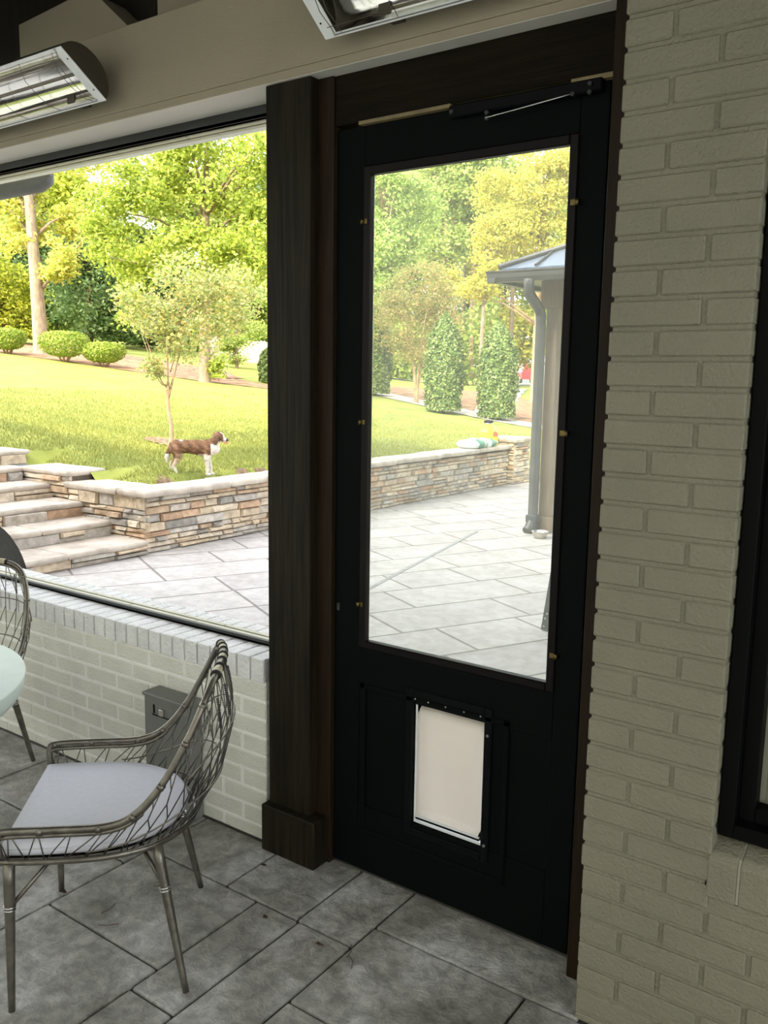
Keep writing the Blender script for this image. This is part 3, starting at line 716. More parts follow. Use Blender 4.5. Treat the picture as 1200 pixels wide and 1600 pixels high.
# ================================================================ patio, steps, ledgestone walls
def grid_mesh(name, m, x0, x1, y0, y1, step, zf, keep=None):
    nx = int(round((x1 - x0) / step)); ny = int(round((y1 - y0) / step)); V = []; F = []
    for j in range(ny + 1):
        for i in range(nx + 1):
            x = x0 + (x1 - x0) * i / nx; y = y0 + (y1 - y0) * j / ny; V.append((x, y, zf(x, y)))
    for j in range(ny):
        for i in range(nx):
            cx, cy = x0 + (x1 - x0) * (i + .5) / nx, y0 + (y1 - y0) * (j + .5) / ny
            if keep is None or keep(cx, cy):
                a = j * (nx + 1) + i; F.append((a, a + 1, a + nx + 2, a + nx + 1))
    o = npmesh(name, V, F, m); o.data.polygons.foreach_set('use_smooth', [True] * len(F)); return o
bm = NB(); box(bm, (-4.45, .19, -.25), (9, 11.12, -.002)); struct('patio', bm, M['patio'])
bm = NB(); prism(bm, [(-1.98, 3.26, -.02), (-1.945, 3.265, -.02), (-2.585, 6.17, -.02), (-2.62, 6.165, -.02)], (0, 0, 1), .023)
prism(bm, [(-1.98, 3.26, -.02), (-1.945, 3.265, -.02), (-1.30, .35, -.02), (-1.335, .35, -.02)], (0, 0, 1), .023)
struct('trim_16', bm, M['asphalt'], 'grey sealed joint running diagonally across the patio')
def lawn_keep(x, y):
    if y > 11.12: return True
    return (x < -4.6 and y > 3.3 and not (x > -6.9 and y < 3.3)) or (x < -6.75 and y > 3.25)
def TL(x, y):
    # the turf dips to meet the steps, the landing slab and the wall cap
    e = min(max((y - 3.46) / .55, 0), 1); e = e * e * (3 - 2 * e); t = T(x, y)
    c = .565 if x > -5.5 else (.665 if x > -6.65 else .80)
    return min(t, c) * (1 - e) + t * e
lawn = grid_mesh('lawn', M['lawn'], -24, -4.6, 3.3, 11.1, .1, TL, lambda x, y: True); lawn['kind'] = 'structure'
lawn2 = grid_mesh('lawn', M['lawn'], -60, 14, 11.1, 90, 1.0, T, None); lawn2['kind'] = 'structure'
lawn3 = grid_mesh('lawn', M['lawn'], -60, -6.9, -8, 3.3, .3, lambda x, y: TL(x, max(y, 1)), lambda x, y: True); lawn3['kind'] = 'structure'
lawn4 = grid_mesh('lawn', M['lawn'], -60, -24, 3.3, 11.1, .9, T); lawn4['kind'] = 'structure'

rs = random.Random(21)
TONES = [(.46, .37, .26), (.40, .29, .19), (.52, .43, .31), (.35, .315, .27), (.55, .47, .36), (.46, .31, .20), (.38, .33, .27), (.31, .285, .245), (.49, .39, .28), (.43, .39, .33), (.50, .42, .32)]
def stones(bm, cl, org, u, n, L, H, hmin=.035, hmax=.095, lmin=.10, lmax=.38, seedz=0):
    u = Vector(u); n = Vector(n); z = 0
    while z < H - 1e-3:
        h = rs.uniform(hmin, hmax)
        if H - z - h < hmin: h = H - z
        x = 0
        while x < L - 1e-3:
            w = rs.uniform(lmin, lmax) * (1.2 if h > .08 else 1)
            if L - x - w < lmin * .7: w = L - x
            parts = [(0, h)] if h < .085 or rs.random() < .65 else [(0, h * .48), (h * .5, h * .5)]
            for (dz, hh) in parts:
                d = rs.uniform(.014, .05); g = .003
                p0 = Vector(org) + u * (x + g) + Vector((0, 0, z + dz + g)) ; ww = w - 2 * g; hz = hh - 2 * g
                P = [p0 - n * .05, p0 + u * ww - n * .05, p0 + u * ww + Vector((0, 0, hz)) - n * .05, p0 + Vector((0, 0, hz)) - n * .05]
                jit = lambda: Vector((rs.uniform(-.006, .006), rs.uniform(-.006, .006), rs.uniform(-.004, .004)))
                ins = min(.009, hz * .2)
                Q = [p0 + u * ins + Vector((0, 0, ins)), p0 + u * (ww - ins) + Vector((0, 0, ins)), p0 + u * (ww - ins) + Vector((0, 0, hz - ins)), p0 + u * ins + Vector((0, 0, hz - ins))]
                mid = [(p + n * .0) for p in P]
                A = [bm.verts.new(p + n * (.05 + d * .45)) for p in P]; Bk = [bm.verts.new(p) for p in P]
                Qv = [bm.verts.new(q + n * (d + rs.uniform(-.012, .012)) + jit()) for q in Q]
                fs = [bm.faces.new(Qv)]
                for k in range(4):
                    k2 = (k + 1) % 4
                    fs.append(bm.faces.new((A[k], A[k2], Qv[k2], Qv[k]))); fs.append(bm.faces.new((Bk[k], Bk[k2], A[k2], A[k])))
                t = rs.choice(TONES); b = rs.uniform(.85, 1.15)
                for f in fs:
                    for l in f.loops: l[cl] = (t[0] * b, t[1] * b, t[2] * b, 1)
            x += w
        z += h
def stonework(name, parts, parent, core=None):
    bm = NB(); cl = bm.loops.layers.float_color.new('tone')
    for p in parts: stones(bm, cl, *p[:5], **(p[5] if len(p) > 5 else {}))
    bmesh.ops.recalc_face_normals(bm, faces=bm.faces)
    if core:
        for (a, b) in core:
            for f in box(bm, a, b):
                for l in f.loops: l[cl] = (.11, .085, .06, 1)
    return link(name, bm, M['stone'], parent)
def flag(bm, x0, x1, y0, y1, z0, z1, rough=.012, n=5):
    """flagstone with hand-broken edges"""
    def edge(a, b):
        return [(a[0] + (b[0] - a[0]) * k / n + rs.uniform(-rough, rough) * (1 if 0 < k < n else .4), a[1] + (b[1] - a[1]) * k / n + rs.uniform(-rough, rough) * (1 if 0 < k < n else .4)) for k in range(n)]
    pts = edge((x0, y0), (x1, y0)) + edge((x1, y0), (x1, y1)) + edge((x1, y1), (x0, y1)) + edge((x0, y1), (x0, y0))
    zt = (z1 - z0); cx, cy = (x0 + x1) / 2, (y0 + y1) / 2
    rings = []
    for (ins, z) in ((.008, z0), (0, z0 + zt * .35), (0, z0 + zt * .7), (.010, z1)):
        rings.append([bm.verts.new((x - math.copysign(min(ins, abs(x - cx)), x - cx), y - math.copysign(min(ins, abs(y - cy)), y - cy), z + rs.uniform(-.002, .002))) for (x, y) in pts])
    for A, B in zip(rings, rings[1:]):
        for k in range(len(A)): bm.faces.new((A[k], A[(k + 1) % len(A)], B[(k + 1) % len(A)], B[k]))
    bm.faces.new(rings[0][::-1]); bm.faces.new(rings[-1])

rw = thing('retaining_wall', 'low ledgestone retaining wall with flagstone cap along the patio, the dog standing above it', 'wall', (-4.5, 6.7, 0))
rw0 = rw.location.copy()
def at0(o, t=None):
    o.location = -((t or rw).location); return o
CZ0, CZ1 = .532, .590
at0(stonework('stonework', [((-4.42, 3.08, 0), (0, 1, 0), (1, 0, 0), 7.22, CZ0), ((-5.52, 3.085, 0), (1, 0, 0), (0, -1, 0), 1.12, CZ0), ((-6.32, 3.085, .2), (1, 0, 0), (0, -1, 0), .80, .44)], rw, [((-4.70, 3.10, 0), (-4.425, 10.31, CZ0)), ((-5.52, 3.10, 0), (-4.5, 3.40, CZ0)), ((-6.32, 3.10, .2), (-5.52, 3.40, .64))]))
y = 3.02
first = True
while y < 10.3:
    L_ = rs.uniform(.75, 1.15); e = min(y + L_, 10.32)
    bm = NB(); flag(bm, -4.74, -4.325, y + .004, e - .004, CZ0 + (y - 3) * .006, CZ1 + (y - 3) * .006); at0(link('cap_stone', bm, M['cap'], rw)); y = e
bm = NB(); flag(bm, -5.56, -4.745, 3.02, 3.46, CZ0, CZ1); at0(link('cap_stone', bm, M['cap'], rw))

pr = thing('stone_pier', 'square ledgestone pier with a flat cap at the far end of the retaining wall', 'pier', (-4.5, 10.62, 0))
PX, PY0, PY1 = (-4.78, -4.30), 10.36, 10.90
at0(stonework('stonework', [((PX[1] - .02, PY0, 0), (0, 1, 0), (1, 0, 0), PY1 - PY0, .67), ((PX[0], PY0 + .0, 0), (1, 0, 0), (0, -1, 0), PX[1] - PX[0], .67), ((PX[1], PY1, 0), (-1, 0, 0), (0, 1, 0), .48, .67)], pr, [((PX[0], PY0 + .02, 0), (PX[1] - .03, PY1 - .02, .67))]), pr)
bm = NB(); flag(bm, PX[0] - .05, PX[1] + .06, PY0 - .06, PY1 + .06, .67, .735); at0(link('cap_stone', bm, M['cap'], pr), pr)

st = thing('stone_steps', 'wide stone steps with ledgestone risers climbing from the patio to the lawn', 'steps', (-5.2, 1.7, 0))
SX = [-4.385, -4.89, -5.33, -5.84, -6.30, -6.62]; SZ = [.13, .27, .41, .55, .685, .83]
for k in range(6):
    z0 = SZ[k - 1] - .01 if k else 0; zt = SZ[k] - .045; xf = SX[k]
    yend = 3.07 if k < 4 else (3.02 if k == 4 else 3.28)
    at0(stonework('riser', [((xf, .28, z0), (0, 1, 0), (1, 0, 0), yend - .28, zt - z0, dict(hmin=.05, hmax=.16, lmin=.18, lmax=.6))], st, [((xf - .6, .28, z0), (xf - .006, yend, zt))]), st)
    y = .28
    while y < yend - .01:
        L_ = rs.uniform(.8, 1.3); e = yend if yend - y - L_ < .4 else y + L_
        bm = NB(); flag(bm, xf - .60, xf + .035, y + .003, e + (.0 if e < yend else (.0 if k < 4 else .05)) - .003, zt, SZ[k]); at0(link('tread', bm, M['cap'], st), st); y = e
# return of the landing at the top of the flank wall
at0(stonework('landing_return', [((-6.30, 3.075, .54), (1, 0, 0), (0, -1, 0), .76, .10), ((-5.56, 3.075, .54), (0, 1, 0), (1, 0, 0), .40, .10)], st, [((-6.6, 3.09, .4), (-5.57, 3.46, .64))]), st)
bm = NB(); flag(bm, -6.34, -5.52, 3.03, 3.50, .64, .69); at0(link('tread', bm, M['cap'], st), st)
bm = NB()
# dry soil strip between cap and lawn
so_ = grid_mesh('planting_strip', M['soil'], -5.4, -4.70, 3.46, 10.3, .06, lambda x, y: TL(x, y) + .010 + .012 * math.sin(x * 37 + y * 23) * math.cos(y * 31), lambda x, y: x > -4.90 - .09 * math.sin(y * 5.3) - .06 * math.sin(y * 17) and (y < 6.2 or x > -4.84)); so_['kind'] = 'structure'
md = grid_mesh('soil_patch', M['soil'], -7.1, -6.2, 5.0, 5.8, .06, lambda x, y: T(x, y) + .015 + .012 * math.sin(x * 47 + y * 33), lambda x, y: ((x + 6.68) / .38) ** 2 + ((y - 5.38) / .28) ** 2 < 1); md['kind'] = 'structure'

# mulch bed, walks and driveway lie on the ground
def band(name, m, P, w, lift=.03, n=40, kind='structure'):
    """strip of ground cover following a line of points P with widths w"""
    V = []; F = []; K = 8
    for i in range(n + 1):
        t = i / n * (len(P) - 1); a = min(int(t), len(P) - 2); t -= a
        p = Vector(P[a]).lerp(Vector(P[a + 1]), t); ww = w[a] + (w[a + 1] - w[a]) * t
        d = (Vector(P[a + 1]) - Vector(P[a])).normalized(); nn = Vector((-d.y, d.x))
        for k in range(K + 1):
            q = p + nn * ww * k / K * (1 + .04 * math.sin(i * 1.7)); V.append((q.x, q.y, T(q.x, q.y) + lift + .004 * math.sin(i * 2.3 + k * 1.9)))
    for i in range(n):
        for k in range(K): a = i * (K + 1) + k; F.append((a, a + K + 1, a + K + 2, a + 1))
    o = npmesh(name, V, F, m); o['kind'] = kind; return o
band('mulch_bed', M['mulch'], [(-21.5, 8.0), (-19.4, 10.76), (-17.73, 11.5), (-16.02, 12.13), (-14.06, 12.88), (-12.9, 13.95), (-11.6, 15.4)], [6.5, 6.0, 5.5, 5.0, 2.6, 1.3, .7], .012)
band('mulch_bed', M['mulch'], [(-15, 18.9), (-10.9, 18.2), (-9.2, 17.5), (-7.9, 17.1), (-3, 17.8)], [7, 7, 7, 7, 7], .010)
band('walkway', M['walk'], [(-13.6, 17.6), (-10.9, 16.9), (-9.2, 16.3), (-7.9, 15.9), (-6.5, 15.9), (-3.0, 16.6)], [1.3, 1.3, 1.2, 1.2, 1.2, 1.2], .015)
band('walkway', M['walk'], [(-8.25, 15.9), (-10.2, 19.6), (-15.6, 31.0)], [-.75, -.9, -1.2], .022)
band('driveway', M['walk'], [(-60, 55), (-25, 50), (5, 48)], [12, 12, 12], .05)
band('driveway', M['walk'], [(-20.5, 26), (-16, 28)], [4, 4], .05)

# pale board fence far behind the lawn
fn = thing('board_fence', 'pale weathered board fence far behind the lawn beside the dark post', 'fence', (-21.2, 22.0, T(-21.2, 22)))
bm = NB(); P0 = Vector((-23.4, 21.5)); P1 = Vector((-18.0, 22.9)); nb = 40
for i in range(nb):
    a = P0.lerp(P1, i / nb); b = P0.lerp(P1, (i + .93) / nb); z = 1.98; h = z + 1.15 - .012 * i + .02 * math.sin(i * 5)
    prism(bm, [(a.x, a.y, z - .2), (b.x, b.y, z - .2), (b.x, b.y, h), ((a.x + b.x) / 2, (a.y + b.y) / 2, h + .03), (a.x, a.y, h)], (.25, -.97, 0), .02)
o = link('board_panel', bm, M['fence'], fn); o.location = -fn.location
bm = NB()
for i in (0, .33, .66, 1): p = P0.lerp(P1, i); box(bm, (p.x - .05, p.y + .02, 1.75), (p.x + .05, p.y + .12, 3.1))
o = link('fence_posts', bm, M['fence'], fn); o.location = -fn.location

# ================================================================ pavilion
pv = thing('pavilion', 'corner of a metal-roofed pavilion seen through the right of the door glass', 'pavilion', (-1.9, 6.8, 0))
GY = 6.1; EX = -2.55; EZ = 2.66; RX = 3.4; RYB = 11.5
def pl(name, bm, m, smooth=False): o = link(name, bm, m, pv, smooth); o.location = -pv.location; return o
sl_ = .46
AX = (EX + RX) / 2; hip = (RX - EX) / 2; RZ = 2.80 + hip * sl_
bm = NB()
e = [(EX + .09, GY + .09, 2.80), (RX, GY + .09, 2.80), (RX, RYB, 2.80), (EX + .09, RYB, 2.80)]; top1 = (AX, GY + hip, RZ); top2 = (AX, RYB - hip + .3, RZ)
if top2[1] < top1[1]: top2 = (AX, top1[1] + .01, RZ)
vs = [bm.verts.new(p) for p in e]; t1 = bm.verts.new(top1); t2 = bm.verts.new(top2)
bm.faces.new((vs[0], vs[1], t1)); bm.faces.new((vs[1], vs[2], t2, t1)); bm.faces.new((vs[2], vs[3], t2)); bm.faces.new((vs[3], vs[0], t1, t2))
bmesh.ops.solidify(bm, geom=bm.faces[:], thickness=-.02)
rf = pl('roof', bm, M['roof'])
bm = NB()                                             # standing seams and hip cap
for k in range(1, 14):
    x = EX + .09 + k * .42; d = min(x - EX - .09, RX - x)
    if d <= 0: continue
    tube(bm, [(x, GY + .09, 2.82), (x, GY + .09 + d, 2.82 + d * sl_)], .014, 6)
    y = GY + .09 + k * .42; d2 = min(y - GY - .09, RYB - y)
    if d2 > 0: tube(bm, [(EX + .09, y, 2.82), (EX + .09 + min(d2, hip), y, 2.82 + min(d2, hip) * sl_)], .014, 6)
tube(bm, [(EX + .09, GY + .09, 2.82), (AX, GY + hip, RZ + .02)], .03, 8)
o = link('seam', bm, M['gutter'], rf)
bm = NB()                                             # K-profile gutter round two sides
def gut(p, q, out):
    p, q, out = Vector(p), Vector(q), Vector(out)
    prof = [(0, 0), (.075, 0), (.10, .045), (.105, .085), (.12, .10), (.12, .112), (0, .112)]
    A = [bm.verts.new(p + out * a + Vector((0, 0, b))) for a, b in prof]; B = [bm.verts.new(q + out * a + Vector((0, 0, b))) for a, b in prof]
    for i in range(len(A)): j = (i + 1) % len(A); bm.faces.new((A[i], A[j], B[j], B[i]))
    bm.faces.new(A); bm.faces.new(B[::-1])
gut((EX, GY + .1, EZ), (RX, GY + .1, EZ), (0, -1, 0)); gut((EX + .1, GY, EZ), (EX + .1, RYB, EZ), (-1, 0, 0))
bmesh.ops.recalc_face_normals(bm, faces=bm.faces); pl('gutter', bm, M['gutter'])
bm = NB(); box(bm, (EX + .1, GY + .1, EZ + .04), (RX, RYB, EZ + .10)); pl('soffit', bm, M['gutter'])
bm = NB(); box(bm, (-2.15, 6.58, 2.42), (RX - .4, 6.76, EZ + .05), .004); box(bm, (-2.15, 6.77, 2.42), (-1.98, RYB - .4, EZ + .05), .004); pl('beam', bm, M['gpost'])
for (x, y) in ((-2.085, 6.60), (-2.085, 10.6), (2.6, 6.60), (2.6, 10.6)):
    bm = NB(); box(bm, (x, y, 0), (x + .13, y + .13, 2.45), .006)
    ps = pl('post', bm, M['gpost'])
    bm = NB(); box(bm, (x - .035, y - .035, 0), (x + .165, y + .165, .17), .006); b2 = link('post_base', bm, M['gpost'], ps)
bm = NB()                                             # downspout: S-bend from the gutter, fluted box pipe down the post
dp = [(-2.06, 6.10, 2.67), (-2.06, 6.10, 2.60), (-2.07, 6.16, 2.52), (-2.10, 6.40, 2.42), (-2.10, 6.48, 2.36), (-2.095, 6.49, 2.26), (-2.095, 6.49, .16), (-2.11, 6.44, .05), (-2.12, 6.40, .02)]
dp = smooth_path(dp[:6], 24) + [Vector(p) for p in dp[6:]]
tube(bm, dp, .056, 8); pl('downspout', bm, M['gutter'])
bm = NB(); box(bm, (-2.155, 6.43, .12), (-2.03, 6.55, .20), .006); box(bm, (-2.15, 6.435, .03), (-2.035, 6.545, .12), .01); pl('downspout_boot', bm, M['panel'])

# bowl, toy, leaning panel on the patio
bw = NB(); lathe(bw, [(0, .004), (.055, .004), (.06, .0), (.062, .0), (.078, .04), (.088, .072), (.092, .075), (.088, .076), (.084, .072), (.072, .035), (.052, .010), (0, .009)], 32)
bo = link('dog_bowl', bw, M['bowl']); bo.location = (-1.885, 6.24, 0); tag(bo, 'stainless steel dog bowl on the patio at the foot of the pavilion post', 'bowl')
bw = NB(); lathe(bw, [(0, 0), (.03, .006), (.05, .03), (.055, .055), (.05, .08), (.03, .102), (0, .108)], 20); bo = link('toy_ball', bw, M['orange']); bo.location = (-2.02, 7.25, 0)
bo.location = (-1.76, 6.98, 0); tag(bo, 'orange toy on the patio just right of the pavilion post base', 'toy')
lp = thing('leaning_panel', 'dark grey metal panel standing slanted on the patio at the door glass edge', 'panel', (-.2, 3.09, 0))
bm = NB()
prism(bm, [(-.385, 3.09, .004), (-.30, 3.09, .004), (-.228, 3.09, .66), (-.235, 3.09, .70), (-.300, 3.09, .66)], (0, 1, 0), .02); o = link('side_strut', bm, M['panel'], lp); o.location = -lp.location
bm = NB(); prism(bm, [(-.30, 3.10, .004), (.50, 3.10, .004), (.50, 3.10, .60), (-.228, 3.10, .62)], (0, 1, 0), .012); o = link('panel_sheet', bm, M['panel'], lp); o.location = -lp.location
bm = NB()
for (x, z) in ((-.362, .03), (-.325, .03), (-.355, .085), (-.342, .12)): tube(bm, [(x, 3.088, z), (x, 3.085, z)], .007, 8)
o = link('bolt', bm, M['steel'], lp); o.location = -lp.location

# bag and jug on the wall cap
CZ = CZ1 + (9.6 - 3) * .006
bg_ = thing('soil_bag', 'white and green plastic bag lying flat on the retaining wall cap', 'bag', (-4.53, 9.55, CZ))
def pillow(bm, a, b, h, n=18, cx=0, cy=0):
    V = {}
    for s in (1, -1):
        for i in range(n + 1):
            for j in range(n + 1):
                u = -1 + 2 * i / n; v = -1 + 2 * j / n
                k = (max(0, 1 - u ** 4) * max(0, 1 - v ** 4)) ** .5
                w = .010 * math.sin(u * 9 + v * 5) * k
                z = h / 2 + (h / 2 * k + w) if s > 0 else h / 2 - h / 2 * min(1, k * 1.6)
                if s < 0 and (i in (0, n) or j in (0, n)): V[s, i, j] = V[1, i, j]; continue
                V[s, i, j] = bm.verts.new((cx + a * u * (1 - .06 * v * v), cy + b * v * (1 - .05 * u * u), z))
        for i in range(n):
            for j in range(n):
                q = (V[s, i, j], V[s, i + 1, j], V[s, i + 1, j + 1], V[s, i, j + 1]); f = bm.faces.new(q if s > 0 else q[::-1]); f.smooth = True
                u = (i + .5) / n; v = (j + .5) / n
                f.material_index = 1 if (u > .72 and (.12 < v < .34 or .68 < v < .97)) else (2 if u > .55 and .36 < v < .52 else 0)
bm = NB(); pillow(bm, .20, .36, .13); link('bag_body', bm, [M['bagw'], M['bagg'], M['bagy']], bg_)
jg = thing('yellow_jug', 'yellow plastic jug with dark lid behind the white bag on the wall cap', 'jug', (-4.60, 10.02, CZ))
bm = NB(); rings = []
for (sx, sy, z) in ((.09, .115, 0), (.10, .13, .01), (.10, .13, .15), (.095, .125, .19), (.075, .09, .235), (.05, .055, .255), (.045, .045, .262)):
    rings.append([bm.verts.new((sx * math.copysign(abs(math.cos(a)) ** .7, math.cos(a)), sy * math.copysign(abs(math.sin(a)) ** .7, math.sin(a)), z)) for a in [2 * PI * k / 28 for k in range(28)]])
for A, B in zip(rings, rings[1:]):
    for k in range(28): bm.faces.new((A[k], A[(k + 1) % 28], B[(k + 1) % 28], B[k])).smooth = True
bm.faces.new(rings[0][::-1]); bm.faces.new(rings[-1]); link('jug_body', bm, M['yellow'], jg)
bm = NB(); lathe(bm, [(0, .262), (.048, .262), (.048, .285), (0, .285)], 24); link('collar', bm, M['steel'], jg)
bm = NB(); lathe(bm, [(0, .285), (.054, .285), (.056, .290), (.056, .308), (.05, .312), (0, .312)], 24); link('lid', bm, M['black'], jg)
bm = NB(); prism(bm, [(.1015, -.06, .12), (.1015, .05, .11), (.1005, .055, .15), (.099, .0, .185), (.1, -.055, .17)], (1, 0, 0), .002); link('red_print', bm, M['redp'], jg); jg.scale = (1.3, 1.35, 1.25)

# grey curved sling seat back and small dish just outside the opening at the far left
sc = thing('patio_chair', 'grey woven outdoor seat back just outside the opening at the left edge', 'chair', (-2.95, .85, 0))
bm = NB(); V = []
prof = smooth_path([(0, -.62, .97), (0, -.32, .88), (0, -.05, .72), (0, .06, .58), (0, .115, .44), (0, .12, .36)], 16)
vs = [[bm.verts.new((x, p.y, p.z)) for x in (-.75, -.5, -.25, -.03)] for p in prof]
for i in range(len(vs) - 1):
    for j in range(3): bm.faces.new((vs[i][j], vs[i + 1][j], vs[i + 1][j + 1], vs[i][j + 1])).smooth = True
bmesh.ops.solidify(bm, geom=bm.faces[:], thickness=.02); link('sling', bm, M['meshgrey'], sc)
bm = NB()
for x in (-.72, -.06): tube(bm, [(x, -.3, .86), (x, -.32, 0)], .012, 8); tube(bm, [(x, .11, .42), (x, .12, 0)], .012, 8)
link('frame', bm, M['panel'], sc)

# red car far down the drive
cr = thing('red_suv', 'small red car seen from behind far away between the holly and the pavilion post', 'car', (-31.12, 65.1, 1.38), math.atan2(65.05 + 2.1, -31.3 - 2.0) + PI / 2 + .25)
# local: -y towards the viewer (rear of the car), width along x
bm = NB(); bd = [(-.86, .32), (-.90, .55), (-.90, .92), (-.80, 1.05), (-.68, 1.52), (-.58, 1.60), (.58, 1.60), (.68, 1.52), (.80, 1.05), (.90, .92), (.90, .55), (.86, .32)]
prism(bm, [(x, -2.1, z) for x, z in bd], (0, 1, 0), 4.2); bmesh.ops.bevel(bm, geom=bm.edges[:], offset=.05, segments=2, affect='EDGES'); link('car_body', bm, M['red'], cr)
bm = NB(); prism(bm, [(-.66, -2.12, 1.08), (.66, -2.12, 1.08), (.56, -2.12, 1.45), (-.56, -2.12, 1.45)], (0, 1, 0), .05); link('rear_window', bm, M['carglass'], cr)
bm = NB(); box(bm, (-.88, -2.22, .38), (.88, -2.05, .58), .04); link('bumper', bm, M['white'], cr)
bm = NB(); box(bm, (-.26, -2.125, .72), (.26, -2.10, .90)); link('number_plate', bm, M['plate'], cr)
for s in (-1, 1):
    bm = NB(); box(bm, (s * .72 - .1, -2.13, .85), (s * .72 + .1, -2.08, 1.06), .02); link('tail_lamp', bm, M['redlamp'], cr)
    for y in (-1.35, 1.35):
        bm = NB(); tube(bm, [(s * .74, y, .34), (s * .90, y, .34)], .34, 20); wh = link('wheel', bm, M['tyre'], cr)
        bm = NB(); tube(bm, [(s * .9, y, .34), (s * .915, y, .34)], .2, 16); link('hub', bm, M['steel'], wh)

# ================================================================ dog
dg = thing('dog', 'brown and white long-haired dog standing on the grass behind the stone cap, looking right', 'dog')
def dog_body():
    B = NB()
    def cap(p, q, r0, r1, n=None, sy=1.0):
        p, q = Vector(p), Vector(q); L_ = (q - p).length; n = n or max(2, int(L_ / (min(r0, r1) * .45)))
        for k in range(n + 1):
            t = k / n; r = r0 + (r1 - r0) * t; c = p.lerp(q, t)
            m_ = Matrix.Translation(c) @ Matrix.Diagonal((r, r * sy, r, 1)); bmesh.ops.create_icosphere(B, subdivisions=2, radius=1.0, matrix=m_)
    # trunk
    cap((-.20, 0, .310), (-.08, 0, .312), .078, .074); cap((-.08, 0, .312), (.06, 0, .300), .074, .088); cap((.06, 0, .300), (.155, 0, .297), .088, .088)
    cap((.155, 0, .300), (.205, 0, .29), .080, .060); cap((.13, 0, .335), (.16, 0, .325), .055, .055); cap((-.22, 0, .30), (-.20, 0, .31), .060, .062)
    cap((.05, 0, .245), (.13, 0, .235), .035, .042)                   # belly feathering
    # neck and head
    cap((.17, 0, .33), (.225, 0, .395), .062, .050); cap((.225, 0, .395), (.235, 0, .415), .052, .052)
    cap((.238, -.004, .420), (.262, -.008, .416), .056, .048); cap((.275, -.012, .400), (.325, -.018, .380), .031, .020); cap((.27, -.010, .378), (.312, -.016, .362), .020, .013)
    # legs
    for s in (1, -1):
        dx = -.045 if s > 0 else .03
        cap((-.205, s * .040, .285), (-.175 + dx * .3, s * .052, .225), .062, .046); cap((-.175 + dx * .3, s * .052, .225), (-.195 + dx * .4, s * .052, .175), .044, .030)
        cap((-.195 + dx * .4, s * .052, .175), (-.238 + dx * .5, s * .052, .115), .028, .018); cap((-.238 + dx * .5, s * .052, .115), (-.215 + dx * .8, s * .052, .028), .018, .015)
        cap((-.215 + dx * .8, s * .052, .020), (-.178 + dx * .8, s * .052, .016), .018, .016)
        fx = -.02 if s < 0 else .03
        cap((.130, s * .045, .27), (.125 + fx * .3, s * .055, .19), .048, .033); cap((.125 + fx * .3, s * .055, .19), (.138 + fx * .6, s * .050, .09), .027, .019)
        cap((.138 + fx * .6, s * .050, .09), (.140 + fx * .7, s * .050, .022), .019, .017); cap((.140 + fx * .7, s * .050, .018), (.168 + fx * .7, s * .050, .015), .019, .016)
    # tail
    cap((-.245, 0, .315), (-.275, 0, .265), .024, .026); cap((-.275, 0, .265), (-.292, 0, .20), .026, .030); cap((-.292, 0, .20), (-.290, 0, .145), .030, .014)
    me = bpy.data.meshes.new('body'); B.to_mesh(me); B.free()
    o = bpy.data.objects.new('body', me); C.objects.link(o)
    r = o.modifiers.new('r', 'REMESH'); r.mode = 'VOXEL'; r.voxel_size = .0055
    s_ = o.modifiers.new('s', 'SMOOTH'); s_.iterations = 5; s_.factor = .5
    tx = bpy.data.textures.new('fur', 'CLOUDS'); tx.noise_scale = .018
    d = o.modifiers.new('d', 'DISPLACE'); d.texture = tx; d.strength = .007; d.mid_level = .5
    dg_ = bpy.context.evaluated_depsgraph_get(); m2 = bpy.data.meshes.new_from_object(o.evaluated_get(dg_))
    bpy.data.objects.remove(o)
    return m2
me = dog_body(); me.name = 'body'
ca = me.color_attributes.new('tone', 'FLOAT_COLOR', 'POINT'); rd = random.Random(9)
BR = (.22, .115, .06); DK = (.10, .055, .035); WH = (.78, .72, .62); TAN = (.60, .42, .26)
def mixc(a, b, t): return tuple(a[i] * (1 - t) + b[i] * t for i in range(3))
for i, v in enumerate(me.vertices):
    x, y, z = v.co; n = math.sin(x * 61 + z * 43) * math.cos(z * 57 - y * 49) * .5 + .5
    c = mixc(mixc(BR, (.34, .20, .11), max(0, .45 - n) * 1.6), DK, max(0, n - .45) * 1.3)
    if z < .19 and x < 0: c = mixc(TAN, WH, min(1, max(0, (.16 - z) / .08)))
    if x < 0 and .19 <= z < .24 and x > -.20: c = mixc(c, TAN, .4)
    if x > .08 and z < .225: c = WH if z < .19 or x > .12 else mixc(c, WH, .5)
    if x > .165 and z < .345: c = WH
    if x > .19 and z < .365 and x < .26: c = WH
    if .03 < x < .13 and z < .235: c = mixc(WH, TAN, .2)
    if x > .262 and (abs(y + .010) < .018 or x > .295): c = WH                                # blaze and muzzle
    if x > .325: c = (.08, .05, .05)
    if -.16 < x < -.125 and z > .372 : c = WH
    if x < -.262 and z < .235: c = WH
    ca.data[i].color = (*c, 1)
M['fur'] = attrmat('fur', .9, .8, 130.0, .3, 60.0)
me.materials.clear(); me.materials.append(M['fur']); me.polygons.foreach_set('use_smooth', [True] * len(me.polygons))
bo = bpy.data.objects.new('body', me); C.objects.link(bo); bo.parent = dg
